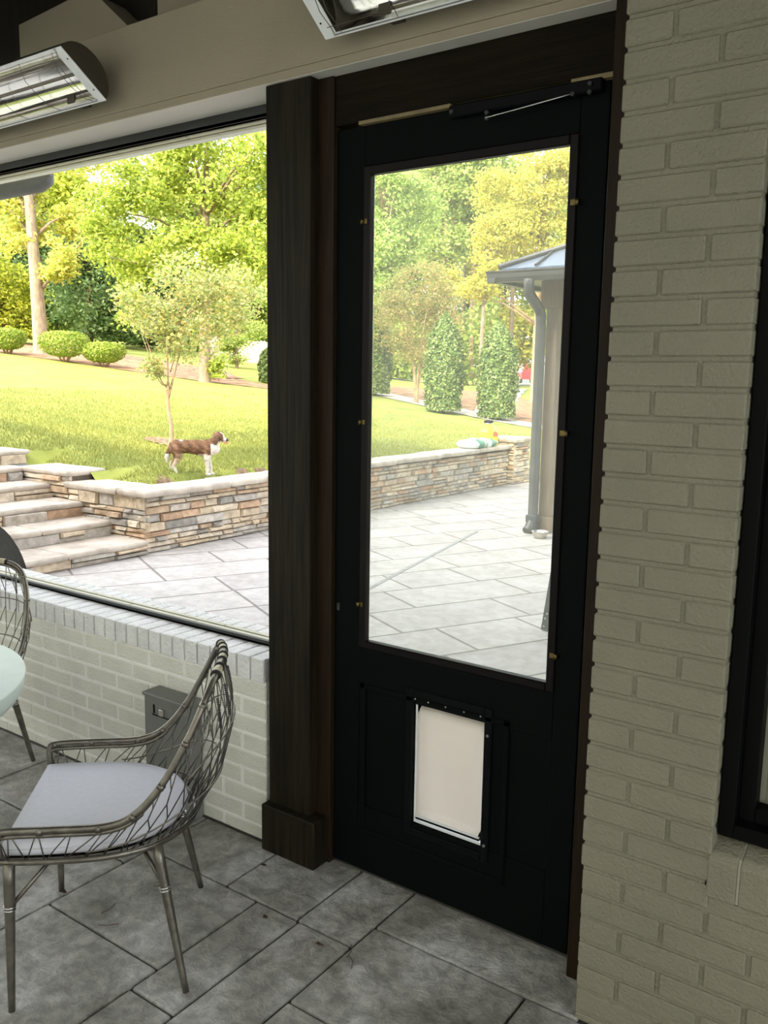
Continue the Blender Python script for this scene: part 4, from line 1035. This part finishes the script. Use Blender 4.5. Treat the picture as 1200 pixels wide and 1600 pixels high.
for s in (1, -1):                                      # hanging ears
    bm = NB(); P = smooth_path([(.232, s * .046 - .005, .440), (.222, s * .062 - .005, .415), (.214, s * .062 - .005, .375), (.218, s * .056 - .005, .335)], 8)
    tube(bm, P, [.016, .024, .029, .031, .033, .033, .030, .024, .010], 10)
    for v in bm.verts: v.co.y = (s * .055 - .005) + (v.co.y - (s * .055 - .005)) * .55
    link('ear', bm, mat('ear_fur', (.16, .09, .05), .9, var=.3, scale=50, bump=.6, bscale=120), dg)
    bm = NB(); bmesh.ops.create_icosphere(bm, subdivisions=2, radius=.0075, matrix=Matrix.Translation((.288, s * .030 - .010, .413))); link('eye', bm, M['nose'], dg)
bm = NB(); bmesh.ops.create_icosphere(bm, subdivisions=2, radius=.012, matrix=Matrix.Translation((.342, -.020, .385))); link('nose', bm, M['nose'], dg)
bm = NB(); tube(bm, [(.30, -.016, .362), (.335, -.019, .356), (.348, -.021, .345)], [.010, .012, .008], 10); link('tongue', bm, M['tongue'], dg)
dz = T(-4.98, 4.25)
dg.location = (-4.96, 4.22, dz - .002); dg.rotation_euler = (0, 0, math.atan2(.70, .71)); dg.scale = (1.0, 1.0, 1.0)

# ================================================================ planting
rg = np.random.RandomState(17)
LM = dict(
    l_maple=leafmat('maple_leaves', [(0.300, 0.375, 0.075), (0.425, 0.488, 0.088), (0.537, 0.575, 0.112), (0.650, 0.650, 0.150), (0.575, 0.575, 0.125), (0.688, 0.450, 0.138)]),
    l_bright=leafmat('bright_leaves', [(0.200, 0.275, 0.050), (0.338, 0.425, 0.069), (0.475, 0.537, 0.088), (0.625, 0.650, 0.150)]),
    l_grey=leafmat('grey_green_leaves', [(0.253, 0.299, 0.138), (0.391, 0.425, 0.184), (0.345, 0.437, 0.115), (0.575, 0.529, 0.230), (0.632, 0.483, 0.138)]),
    l_ygreen=leafmat('arborvitae_leaves', [(0.240, 0.312, 0.036), (0.384, 0.432, 0.048), (0.504, 0.504, 0.072)]),
    l_dark=leafmat('evergreen_leaves', [(.06, .115, .035), (.10, .16, .05), (.16, .22, .07)]),
    l_mid=leafmat('woodland_leaves', [(0.168, 0.252, 0.060), (0.288, 0.384, 0.084), (0.432, 0.504, 0.120), (0.528, 0.552, 0.168)]),
    l_pale=leafmat('pale_leaves', [(0.253, 0.368, 0.092), (0.414, 0.529, 0.138), (0.575, 0.667, 0.207)]),
    l_autumn=leafmat('autumn_leaves', [(0.40, 0.45, 0.10), (0.52, 0.53, 0.10), (0.66, 0.60, 0.11), (0.62, 0.50, 0.11), (0.42, 0.48, 0.12)]),
    l_pink=leafmat('myrtle_leaves', [(0.242, 0.286, 0.088), (0.352, 0.374, 0.110), (0.484, 0.418, 0.154), (0.550, 0.352, 0.176)]),
    l_hedge=leafmat('clipped_leaves', [(0.160, 0.240, 0.030), (0.280, 0.360, 0.050), (0.400, 0.460, 0.080)], .3),
    l_holly=leafmat('holly_leaves', [(0.053, 0.105, 0.026), (0.116, 0.189, 0.042), (0.210, 0.294, 0.074), (0.357, 0.399, 0.147)], .2, .3))

def leafquads(P, size, outward=None, flat=.0, aspect=.55):
    """one folded diamond leaf per point"""
    n = len(P); a = rg.normal(size=(n, 3)); a[:, 2] = a[:, 2] * .6 - .25
    if outward is not None: a = a * .9 + np.cross(outward, rg.normal(size=(n, 3))) * .8
    a /= np.linalg.norm(a, axis=1, keepdims=True) + 1e-9
    b = np.cross(a, rg.normal(size=(n, 3)) + (outward * 2.5 if outward is not None else 0)); b /= np.linalg.norm(b, axis=1, keepdims=True) + 1e-9
    s = size * rg.uniform(.6, 1.25, size=(n, 1))
    V = np.empty((n, 4, 3)); V[:, 0] = P - a * s * .5; V[:, 1] = P + b * s * aspect * .5; V[:, 2] = P + a * s * .5; V[:, 3] = P - b * s * aspect * .5
    return V.reshape(-1, 3), np.arange(4 * n).reshape(-1, 4)

def tree(name, label, base, crowns, leaf, n, size, tr, bark, group=None, multi=1, lean=False, straight=False):
    t = thing(name, label, 'tree', base, 0, group)
    top = max(c[2] for c in crowns); cen = []; tot = sum(c[5] for c in crowns); P = []
    for (x, y, z, rx, rz, K) in crowns:
        d = rg.normal(size=(K, 3)); d /= np.linalg.norm(d, axis=1, keepdims=True); r = rg.uniform(.25, 1, size=(K, 1)) ** .45
        c = np.array([x, y, z]) + d * r * np.array([rx, rx, rz]) * .92; cen.append(c)
        m = int(n * K / tot); idx = rg.randint(0, K, m)
        q = rg.normal(size=(m, 3)) * np.array([1, 1, .62]) * .5 * (rx * rz) ** .5 * (1.9 / K ** .45)
        P.append(c[idx] + q)
    P = np.concatenate(P); cen = np.concatenate(cen)
    P = P[P[:, 2] > .12]
    V, F = leafquads(P, size); fo = npmesh('foliage', V, F, LM[leaf], t); fo.parent = t
    # trunk
    cx, cy = crowns[0][0], crowns[0][1]
    bm = NB(); bt = M[bark]
    if multi > 1:
        tp = []
        if multi == 2:
            tube(bm, smooth_path([(0, 0, -.05), (.01, .03, top * .12), (-.01, .0, top * .25), (0, 0, top * .40)], 8), [tr * (1.25 - .05 * j) for j in range(9)], 8)
            for k in range(6):
                a = k * 1.05 + .3; h = top * rg.uniform(.62, .85)
                tube(bm, smooth_path([(0, 0, top * (.30 + .02 * k)), (math.cos(a) * .12, math.sin(a) * .12, h * .62), (math.cos(a) * .32, math.sin(a) * .32, h)], 6), [tr * .55 * (1 - .12 * j) for j in range(7)], 6)
        for k in range(multi if multi > 2 else 0):
            a = 2 * PI * k / multi + .5; h = top * rg.uniform(.55, .8) if multi > 2 else top * .9; sp = .32 * (1 if multi > 2 else .35)
            h0 = 0 if multi > 2 else .35 * top
            tube(bm, smooth_path([(math.cos(a) * .03, math.sin(a) * .03, -.05), (math.cos(a) * sp * .2, math.sin(a) * sp * .2, h * .3), (math.cos(a) * sp * .7, math.sin(a) * sp * .7, h * .65), (math.cos(a) * sp * 1.5, math.sin(a) * sp * 1.5, h)], 10), [tr * (1 - .075 * j) for j in range(11)], 7)
    else:
        ex, ey = (cx * .9, cy * .9) if lean else ((-.25, -.1) if straight else (cx * .35, cy * .35))
        hh = top * (1.0 if top < 8 else 1.1)
        pts = smooth_path([(0, 0, -.15), (ex * .03, ey * .03, hh * .06), (ex * .3, ey * .3, hh * .4), (ex * .7, ey * .7, hh * .75), (ex, ey, hh)], 16)
        rr = [tr * (1.9 if j == 0 else 1.45 if j == 1 else 1.1 - .05 * j) for j in range(17)]
        tube(bm, pts, [max(r, tr * .2) for r in rr], 12)
    link('trunk', bm, bt, t)
    bm = NB(); nb = min(len(cen), 18)
    for c in cen[rg.choice(len(cen), nb, replace=False)]:
        z0 = max(top * .22, c[2] * rg.uniform(.68, .86)); f = z0 / max(top, .1)
        s0 = Vector((cx * .3 * f, cy * .3 * f, z0)); e_ = Vector(c)
        mid = s0.lerp(e_, .5) + Vector((0, 0, .08 * (e_ - s0).length))
        r0 = tr * .30
        tube(bm, [s0, mid, e_], [r0, r0 * .6, r0 * .22], 5)
    link('branches', bm, bt, t)
    return t
tree('maple_tree', 'tall pale-trunked tree with sunlit yellow-green leaves at the left edge of the lawn', (-19.7, 12.16, 2.15), [(-0.98, 0.15, 3.89, 0.79, 0.88, 26), (0.65, 0.08, 2.49, 0.55, 0.61, 18), (0.05, 1.14, 3.6, 0.68, 0.53, 16), (-1.22, -0.04, 4.64, 0.88, 0.7, 20), (-0.8, 1.31, 5.61, 1.62, 0.72, 30), (-0.78, -0.11, 3.07, 0.59, 0.44, 10)], 'l_maple', 13000, 0.13, 0.225, 'bark', None, straight=True)
tree('shade_tree', 'broad bright green tree with pale trunk, directly behind the young myrtle', (-14.06, 12.88, 1.49), [(0.62, -0.07, 4.88, 1.56, 1.04, 60), (-0.49, -1.31, 4.42, 1.02, 0.73, 34), (1.62, -0.07, 3.16, 0.8, 1.17, 40), (0.42, -0.72, 2.88, 1.11, 0.81, 36), (-1.02, -1.49, 2.95, 0.75, 0.6, 20), (-1.55, -1.85, 3.88, 0.74, 0.52, 16), (2.02, 0.58, 4.91, 1.32, 1.17, 40), (-0.08, -0.69, 5.55, 1.18, 0.59, 20), (-0.71, -1.58, 1.84, 0.42, 0.53, 8), (0.39, 0.12, 0.19, 0.14, 0.41, 6), (-1.82, -0.57, 2.74, 0.47, 0.47, 8)], 'l_bright', 30000, 0.12, 0.16, 'bark', None)
tree('crepe_myrtle', 'young thin-trunked myrtle with small grey-green leaves on the lawn behind the dog', (-6.28, 5.01, 0.75), [(0.14, 0.16, 1.44, 0.54, 0.5, 40), (0.43, 0.47, 1.72, 0.43, 0.43, 30), (-0.12, -0.14, 1.54, 0.34, 0.38, 22), (0.11, 0.21, 2.05, 0.46, 0.27, 20), (0.5, 0.62, 1.96, 0.27, 0.31, 12), (-0.05, -0.13, 1.0, 0.17, 0.14, 8), (-0.22, -0.34, 1.76, 0.15, 0.26, 6)], 'l_grey', 8000, 0.055, 0.023, 'bark2', None, multi=2)
tree('arborvitae', 'feathery yellow-green conifer at the far left, behind the big pale trunk', (-23.59, 13.5, 2.57), [(0.04, 0.06, 1.26, 1.09, 1.39, 50), (0.26, 0.41, 0.3, 0.76, 0.8, 30), (-0.41, -0.69, 1.79, 0.98, 1.76, 40)], 'l_ygreen', 12000, 0.14, 0.15, 'darkbark', None)
tree('evergreen_tree', 'dark blue-green spreading evergreen between the pale trunk and the sapling', (-25.45, 17.9, 2.7), [(0.18, 0.24, 1.67, 1.74, 1.74, 60), (-0.12, -0.16, 3.1, 1.15, 1.15, 30), (1.09, 0.62, 0.88, 1.16, 1.39, 40)], 'l_dark', 13000, 0.17, 0.18, 'darkbark', None)
tree('evergreen_tree', 'dark evergreen standing directly behind the big pale trunk', (-31.45, 19.77, 3.35), [(0.07, 0.11, 2.31, 1.87, 2.93, 60)], 'l_dark', 13000, 0.17, 0.18, 'darkbark', None)
tree('evergreen_tree', 'dark evergreen tree behind the sapling, left of the pale fence', (-25.67, 20.87, 2.67), [(0.11, 0.13, 1.34, 1.38, 1.88, 50)], 'l_dark', 13000, 0.17, 0.18, 'darkbark', None)
tree('shrub', 'loose pale green shrub growing in front of the pale fence', (-18.46, 18.4, 1.89), [(-0.07, -0.07, 0.56, 0.46, 0.52, 16), (-0.32, 1.09, 1.19, 0.77, 0.43, 16)], 'l_mid', 5000, 0.09, 0.06, 'darkbark', None)
tree('willow_tree', 'pale olive tree behind the pale fence beside the dark post', (-25.61, 26.78, 2.24), [(0.01, 0.01, 2.43, 1.71, 1.42, 40), (-1.18, -1.18, 1.83, 1.42, 1.42, 30)], 'l_mid', 9000, 0.2, 0.2, 'darkbark', None)
tree('oak_tree', 'pale bright green leafy tree at the upper left of the door glass', (-16.52, 23.94, 1.54), [(-0.09, -0.06, 6.59, 1.02, 1.35, 40), (0.12, 0.09, 4.63, 1.03, 1.37, 40), (0.3, 1.42, 6.13, 0.93, 1.4, 30), (-0.23, -0.17, 3.29, 0.69, 0.92, 20)], 'l_pale', 17000, 0.15, 0.17, 'bark2', None)
tree('pine_tree', 'tall dark green tree with tan trunk in the upper middle of the door glass', (-18.98, 31.91, 1.4), [(0.06, 0.04, 8.37, 1.69, 1.69, 50), (0.99, 0.59, 9.7, 1.68, 1.12, 30), (-0.13, -0.08, 5.92, 1.42, 1.42, 40)], 'l_mid', 15000, 0.2, 0.16, 'bark2', None)
tree('autumn_tree', 'large tree with yellow-orange autumn leaves at the upper right of the door glass', (-10.99, 24.89, 0.94), [(0.17, -0.47, 6.87, 1.23, 1.23, 60), (-0.6, -0.86, 5.3, 1.25, 1.04, 44), (0.88, -0.14, 5.08, 0.82, 1.23, 30), (-1.33, -0.68, 6.8, 0.63, 0.73, 16), (-1.3, -1.81, 3.63, 0.83, 0.37, 16), (-2.37, -1.86, 3.88, 0.55, 0.46, 8), (0.99, -0.64, 7.14, 0.6, 0.9, 16)], 'l_autumn', 24000, 0.12, 0.15, 'bark2', None)
tree('crepe_myrtle', 'multi-stemmed myrtle with pinkish olive crown, seen through the door between two hollies', (-10.61, 17.08, 1.01), [(-0.05, -0.03, 2.86, 0.91, 0.91, 50), (-0.48, -0.32, 2.13, 0.63, 0.83, 30), (0.52, 0.33, 2.31, 0.59, 0.83, 30), (-0.03, -0.02, 1.65, 0.83, 0.66, 26)], 'l_pink', 15000, 0.07, 0.035, 'bark2', None, multi=6)
tree('slender_tree', 'slender pale leaning trunk with sparse yellow leaves between two hollies', (-12.13, 23.17, 1.07), [(0.09, 0.05, 4.1, 0.82, 0.45, 14), (0.32, 0.18, 5.29, 0.82, 0.61, 14)], 'l_autumn', 3500, 0.12, 0.085, 'bark', None, lean=True)
tree('woodland_tree', 'tall straight woodland trunk seen between the hollies through the door', (-18.86, 34.3, 1.33), [(-0.22, -0.13, 8.85, 1.47, 1.77, 14)], 'l_mid', 3000, 0.25, 0.14, 'bark2', 'trunks seen between the hollies')
tree('woodland_tree', 'tall straight woodland trunk seen between the hollies through the door', (-17.22, 35.19, 1.3), [(-0.27, -0.14, 8.85, 1.47, 1.76, 14)], 'l_mid', 3000, 0.25, 0.14, 'darkbark', 'trunks seen between the hollies')
tree('woodland_tree', 'tall straight woodland trunk seen between the hollies through the door', (-21.62, 37.32, 1.3), [(-0.22, -0.13, 9.68, 1.62, 1.94, 14)], 'l_mid', 3000, 0.25, 0.14, 'bark2', 'trunks seen between the hollies')
tree('woodland_tree', 'tall straight woodland trunk seen between the hollies through the door', (-20.21, 35.83, 1.31), [(-0.22, -0.13, 9.27, 1.55, 1.85, 14)], 'l_mid', 3000, 0.25, 0.14, 'darkbark', 'trunks seen between the hollies')
tree('woodland_tree', 'leafy woodland tree in the continuous green backdrop beyond the lawn', (-42.51, 21.49, 4.59), [(0.16, 0.3, 3.28, 1.99, 3.73, 60), (1.2, 0.12, -1.03, 1.93, 1.61, 40), (0.01, 0.02, 5.28, 1.59, 1.91, 30)], 'l_mid', 12000, 0.27, 0.2, 'darkbark', 'woodland backdrop beyond the lawn')
tree('woodland_tree', 'leafy woodland tree in the continuous green backdrop beyond the lawn', (-39.81, 22.06, 4.27), [(0.15, 0.26, 3.6, 1.94, 3.76, 60), (1.2, 0.06, -0.73, 1.88, 1.56, 40), (-0.01, -0.01, 5.66, 1.55, 1.86, 30)], 'l_dark', 12000, 0.27, 0.2, 'darkbark', 'woodland backdrop beyond the lawn')
tree('woodland_tree', 'leafy woodland tree in the continuous green backdrop beyond the lawn', (-42.94, 26.2, 3.92), [(0.16, 0.25, 4.44, 2.17, 3.93, 60), (1.24, 0.08, -0.13, 2.1, 1.75, 40), (-0.05, -0.08, 6.5, 1.74, 2.08, 30)], 'l_mid', 12000, 0.27, 0.2, 'darkbark', 'woodland backdrop beyond the lawn')
tree('woodland_tree', 'leafy woodland tree in the continuous green backdrop beyond the lawn', (-36.74, 24.46, 3.68), [(0.14, 0.2, 4.44, 1.95, 3.95, 60), (1.2, -0.03, -0.08, 1.88, 1.57, 40), (-0.06, -0.09, 6.7, 1.55, 1.87, 30)], 'l_ygreen', 12000, 0.27, 0.2, 'darkbark', 'woodland backdrop beyond the lawn')
tree('woodland_tree', 'leafy woodland tree in the continuous green backdrop beyond the lawn', (-35.16, 25.65, 3.31), [(0.1, 0.13, 3.45, 1.96, 2.53, 60), (1.2, -0.08, 0.32, 1.88, 1.57, 40), (-0.15, -0.21, 4.34, 1.57, 1.88, 30)], 'l_mid', 12000, 0.27, 0.2, 'darkbark', 'woodland backdrop beyond the lawn')
tree('woodland_tree', 'leafy woodland tree in the continuous green backdrop beyond the lawn', (-36.39, 29.12, 2.61), [(0.09, 0.11, 4.59, 2.12, 2.73, 60), (1.22, -0.09, 1.22, 2.03, 1.7, 40), (-0.2, -0.25, 5.56, 1.7, 2.04, 30)], 'l_dark', 12000, 0.27, 0.2, 'darkbark', 'woodland backdrop beyond the lawn')
tree('woodland_tree', 'leafy woodland tree in the continuous green backdrop beyond the lawn', (-32.58, 28.54, 2.5), [(0.08, 0.09, 5.69, 1.99, 3.87, 60), (1.19, -0.18, 1.23, 1.92, 1.6, 40), (-0.2, -0.22, 7.84, 1.59, 1.9, 30)], 'l_mid', 12000, 0.27, 0.2, 'darkbark', 'woodland backdrop beyond the lawn')
tree('woodland_tree', 'leafy woodland tree in the continuous green backdrop beyond the lawn', (-34.78, 33.45, 1.61), [(0.07, 0.07, 7.5, 2.22, 4.45, 60), (1.23, -0.18, 2.4, 2.14, 1.79, 40), (-0.27, -0.28, 10.03, 1.77, 2.13, 30)], 'l_ygreen', 12000, 0.27, 0.2, 'darkbark', 'woodland backdrop beyond the lawn')
tree('woodland_tree', 'leafy woodland tree in the continuous green backdrop beyond the lawn', (-33.34, 35.18, 1.38), [(0.03, 0.03, 7.63, 2.25, 4.28, 60), (1.22, -0.23, 2.69, 2.17, 1.81, 40), (-0.34, -0.33, 9.97, 1.79, 2.15, 30)], 'l_mid', 12000, 0.27, 0.2, 'darkbark', 'woodland backdrop beyond the lawn')
tree('woodland_tree', 'leafy woodland tree in the continuous green backdrop beyond the lawn', (-28.23, 32.77, 1.58), [(-0.0, -0.0, 6.77, 2.03, 3.89, 60), (1.15, -0.34, 2.28, 1.95, 1.63, 40), (-0.37, -0.32, 8.91, 1.62, 1.95, 30)], 'l_dark', 12000, 0.27, 0.2, 'darkbark', 'woodland backdrop beyond the lawn')
tree('woodland_tree', 'leafy woodland tree in the continuous green backdrop beyond the lawn', (-26.97, 36.21, 1.31), [(-0.06, -0.04, 7.48, 2.12, 4.16, 60), (1.13, -0.4, 2.69, 2.04, 1.7, 40), (-0.48, -0.37, 9.81, 1.69, 2.03, 30)], 'l_autumn', 12000, 0.27, 0.2, 'darkbark', 'woodland backdrop beyond the lawn')
tree('woodland_tree', 'leafy woodland tree in the continuous green backdrop beyond the lawn', (-25.5, 37.51, 1.3), [(-0.09, -0.06, 7.37, 2.13, 3.99, 60), (1.11, -0.45, 2.74, 2.05, 1.71, 40), (-0.54, -0.38, 9.54, 1.7, 2.05, 30)], 'l_mid', 12000, 0.27, 0.2, 'darkbark', 'woodland backdrop beyond the lawn')
tree('woodland_tree', 'leafy woodland tree in the continuous green backdrop beyond the lawn', (-24.54, 39.66, 1.3), [(-0.14, -0.09, 7.93, 2.18, 4.46, 60), (1.09, -0.5, 2.83, 2.1, 1.75, 40), (-0.63, -0.4, 10.52, 1.74, 2.09, 30)], 'l_mid', 12000, 0.27, 0.2, 'darkbark', 'woodland backdrop beyond the lawn')
tree('woodland_tree', 'leafy woodland tree in the continuous green backdrop beyond the lawn', (-23.25, 41.42, 1.3), [(-0.17, -0.1, 7.64, 2.21, 4.08, 60), (1.07, -0.54, 2.89, 2.13, 1.77, 40), (-0.68, -0.4, 9.85, 1.77, 2.13, 30)], 'l_pale', 12000, 0.27, 0.2, 'darkbark', 'woodland backdrop beyond the lawn')
tree('woodland_tree', 'leafy woodland tree in the continuous green backdrop beyond the lawn', (-20.59, 40.71, 1.3), [(-0.21, -0.11, 7.73, 2.12, 4.29, 60), (1.0, -0.6, 2.81, 2.03, 1.7, 40), (-0.73, -0.39, 10.21, 1.7, 2.04, 30)], 'l_autumn', 12000, 0.27, 0.2, 'darkbark', 'woodland backdrop beyond the lawn')
tree('woodland_tree', 'leafy woodland tree in the continuous green backdrop beyond the lawn', (-19.15, 42.16, 1.3), [(-0.24, -0.11, 7.34, 2.14, 3.83, 60), (0.97, -0.65, 2.86, 2.05, 1.71, 40), (-0.77, -0.37, 9.38, 1.72, 2.06, 30)], 'l_mid', 12000, 0.27, 0.2, 'darkbark', 'woodland backdrop beyond the lawn')
tree('woodland_tree', 'leafy woodland tree in the continuous green backdrop beyond the lawn', (-19.26, 47.28, 1.3), [(-0.31, -0.13, 8.18, 2.32, 4.37, 60), (0.98, -0.67, 3.11, 2.23, 1.86, 40), (-0.91, -0.4, 10.59, 1.86, 2.24, 30)], 'l_mid', 12000, 0.27, 0.2, 'darkbark', 'woodland backdrop beyond the lawn')
tree('woodland_tree', 'leafy woodland tree in the continuous green backdrop beyond the lawn', (-17.13, 47.52, 1.3), [(-0.34, -0.13, 7.94, 2.28, 4.16, 60), (0.92, -0.72, 3.09, 2.19, 1.82, 40), (-0.94, -0.37, 10.18, 1.83, 2.2, 30)], 'l_pale', 12000, 0.27, 0.2, 'darkbark', 'woodland backdrop beyond the lawn')
BUSH = [('clipped_shrub', 'clipped round green shrub cut by the left edge, left of the big pale trunk', (-19.3, 10.92, 2.13), 0.45, 0.66), ('clipped_shrub', 'clipped round green shrub just right of the big pale trunk', (-17.72, 11.51, 1.94), 0.58, 0.78), ('clipped_shrub', 'clipped round green shrub, rightmost of the three along the mulch bed', (-16.84, 12.05, 1.83), 0.5, 0.62)]
HOLLY = [('dense conical holly at the left edge of the door glass', (-12.1, 17.26, 1.18), 0.47, 2.39), ('dense conical holly left of the pale path seen through the door', (-8.96, 15.76, 0.85), 0.47, 2.36), ('dense conical holly right of the pale path seen through the door', (-7.86, 16.39, 0.71), 0.48, 2.33), ('dense conical holly right of the pavilion post seen through the door', (-6.66, 17.53, 0.55), 0.45, 2.97), ('dark holly half hidden by the dark timber post at the right end of the lawn', (-14.27, 15.49, 1.46), 0.34, 1.01)]

for (nm, lab, loc, w, h) in BUSH:
    t = thing(nm, lab, 'shrub', loc, 0, 'clipped shrubs along the mulch bed')
    n = 4200; d = rg.normal(size=(n, 3)); d /= np.linalg.norm(d, axis=1, keepdims=True)
    k = (np.abs(d[:, :1]) ** 3 + np.abs(d[:, 1:2]) ** 3 + np.abs(d[:, 2:]) ** 3) ** (-1 / 3)
    P = d * k * rg.uniform(.72, 1, size=(n, 1)) ** .5 * np.array([w, w, h * .42]) * np.array([1, 1, 1]) ; P[:, :2] *= (1 - .22 * np.clip(-P[:, 2:] / (h * .42), 0, 1)); P[:, 2] += h * .58
    V, F = leafquads(P, .065, d); npmesh('foliage', V, F, LM['l_hedge'], t)
    bm = NB()
    for k in range(7):
        a = k * .9; tube(bm, [(math.cos(a) * .05, math.sin(a) * .05, -.05), (math.cos(a) * w * .35, math.sin(a) * w * .35, h * .3), (math.cos(a) * w * .6, math.sin(a) * w * .6, h * .7)], [.025, .018, .008], 5)
    link('stems', bm, M['bark2'], t)
for (lab, loc, w, h) in HOLLY:
    t = thing('holly_shrub', lab, 'shrub', loc, 0, 'conical hollies behind the lawn')
    n = 11000; z = rg.uniform(0, 1, n) ** 1.05; a = rg.uniform(0, 2 * PI, n)
    prof = np.where(z < .3, .88 + .12 * (z / .3), (1 - ((z - .3) / .7) ** 3.4)) ; lump = 1 + .07 * np.sin(a * 5 + z * 17) + .05 * np.sin(a * 9 - z * 31)
    r = w * np.clip(prof, .03, 1) * lump * rg.uniform(.80, 1.0, n)
    P = np.stack([r * np.cos(a), r * np.sin(a), .06 + z * (h - .06)], 1); o_ = np.stack([np.cos(a), np.sin(a), np.full(n, .3)], 1)
    V, F = leafquads(P, .075, o_, aspect=.6); npmesh('foliage', V, F, LM['l_holly'], t)
    bm = NB(); tube(bm, [(0, 0, -.1), (0, 0, h * .9)], [.05, .01], 8); link('trunk', bm, M['darkbark'], t)
    bm = NB(); lathe(bm, [(0, .08), (w * .72, .1), (w * .8, h * .3), (w * .62, h * .6), (w * .3, h * .85), (0, h * .95)], 20); link('inner_growth', bm, LM['l_holly'], t)

# grass blades on the near lawn
n = 90000; x = rg.uniform(-12, -4.9, n * 2); y = rg.uniform(3.45, 14, n * 2)
keep = rg.uniform(0, 1, n * 2) < np.clip(1.25 - (y - 3.4) / 13 - (-x - 4.9) / 9, .1, 1); keep &= ((x + 6.68) ** 2 / .13 + (y - 5.38) ** 2 / .07 > 1); keep &= ~((x > -4.95) & (rg.uniform(0, 1, n * 2) < .55)); keep &= ~((x > -6.7) & (y < 3.52))
x = x[keep]; y = y[keep]; z = np.array([TL(a, b) if b < 11 else T(a, b) for a, b in zip(x, y)]); P = np.stack([x, y, z], 1); m = len(P)
a = rg.uniform(0, 2 * PI, m); w = .005; hh = rg.uniform(.02, .05, m); dx, dy = np.cos(a), np.sin(a)
V = np.empty((m, 3, 3)); V[:, 0] = P + np.stack([dx * w, dy * w, -.005 + 0 * a], 1); V[:, 1] = P - np.stack([dx * w, dy * w, .005 + 0 * a], 1); V[:, 2] = P + np.stack([rg.normal(size=m) * .015, rg.normal(size=m) * .015, hh], 1)
g = npmesh('grass', V.reshape(-1, 3), np.arange(3 * m).reshape(-1, 3), M['blade']); tag(g, 'short grass blades of the lawn behind the retaining wall', 'grass', kind='stuff')

# undergrowth filling the foot of the wood
n = 60000; D = rg.uniform(40, 47, n); a = rg.uniform(math.radians(-78), math.radians(-5), n); u_ = rg.uniform(0, 1, n)
x = 2 + np.sin(a) * D; y = -2.1 + np.cos(a) * D; z = np.array([T(p, q) for p, q in zip(x, y)]) + u_ * (3.4 + 1.2 * np.sin(a * 23) + .8 * np.sin(a * 61))
gap = (np.abs(a - math.radians(-25.6)) < math.radians(2.6)); kp = ~gap; V, F = leafquads(np.stack([x, y, z], 1)[kp], .32)
ug = npmesh('undergrowth', V, F, LM['l_mid']); tag(ug, 'tangled green undergrowth along the foot of the wood beyond the lawn', 'undergrowth', kind='stuff')

# ================================================================ unseen surroundings: house blocks added to throw shade, side wall, pale ground
bm = NB(); box(bm, (-30, -14, -.3), (.2, -8, 10.8)); box(bm, (.2, -14, -.3), (16, -8, 14.6)); struct('wall_house', bm, M['siding'])  # unseen blocks, heights set so their shadow covers patio and near lawn
bm = NB(); box(bm, (4.2, -.3, -.3), (4.5, .25, 3.4)); struct('wall_porch_side', bm, M['paint'])
bm = NB(); box(bm, (-30, -30, -.4), (40, -6, -.02)); box(bm, (-6.9, -6, -.4), (-4.6, .25, -.02)); box(bm, (4.6, -6, -.4), (40, .3, -.02)); box(bm, (9, .3, -.4), (40, 60, -.02)); struct('ground', bm, M['terrace'])  # out-of-view ground added as a pale bounce surface
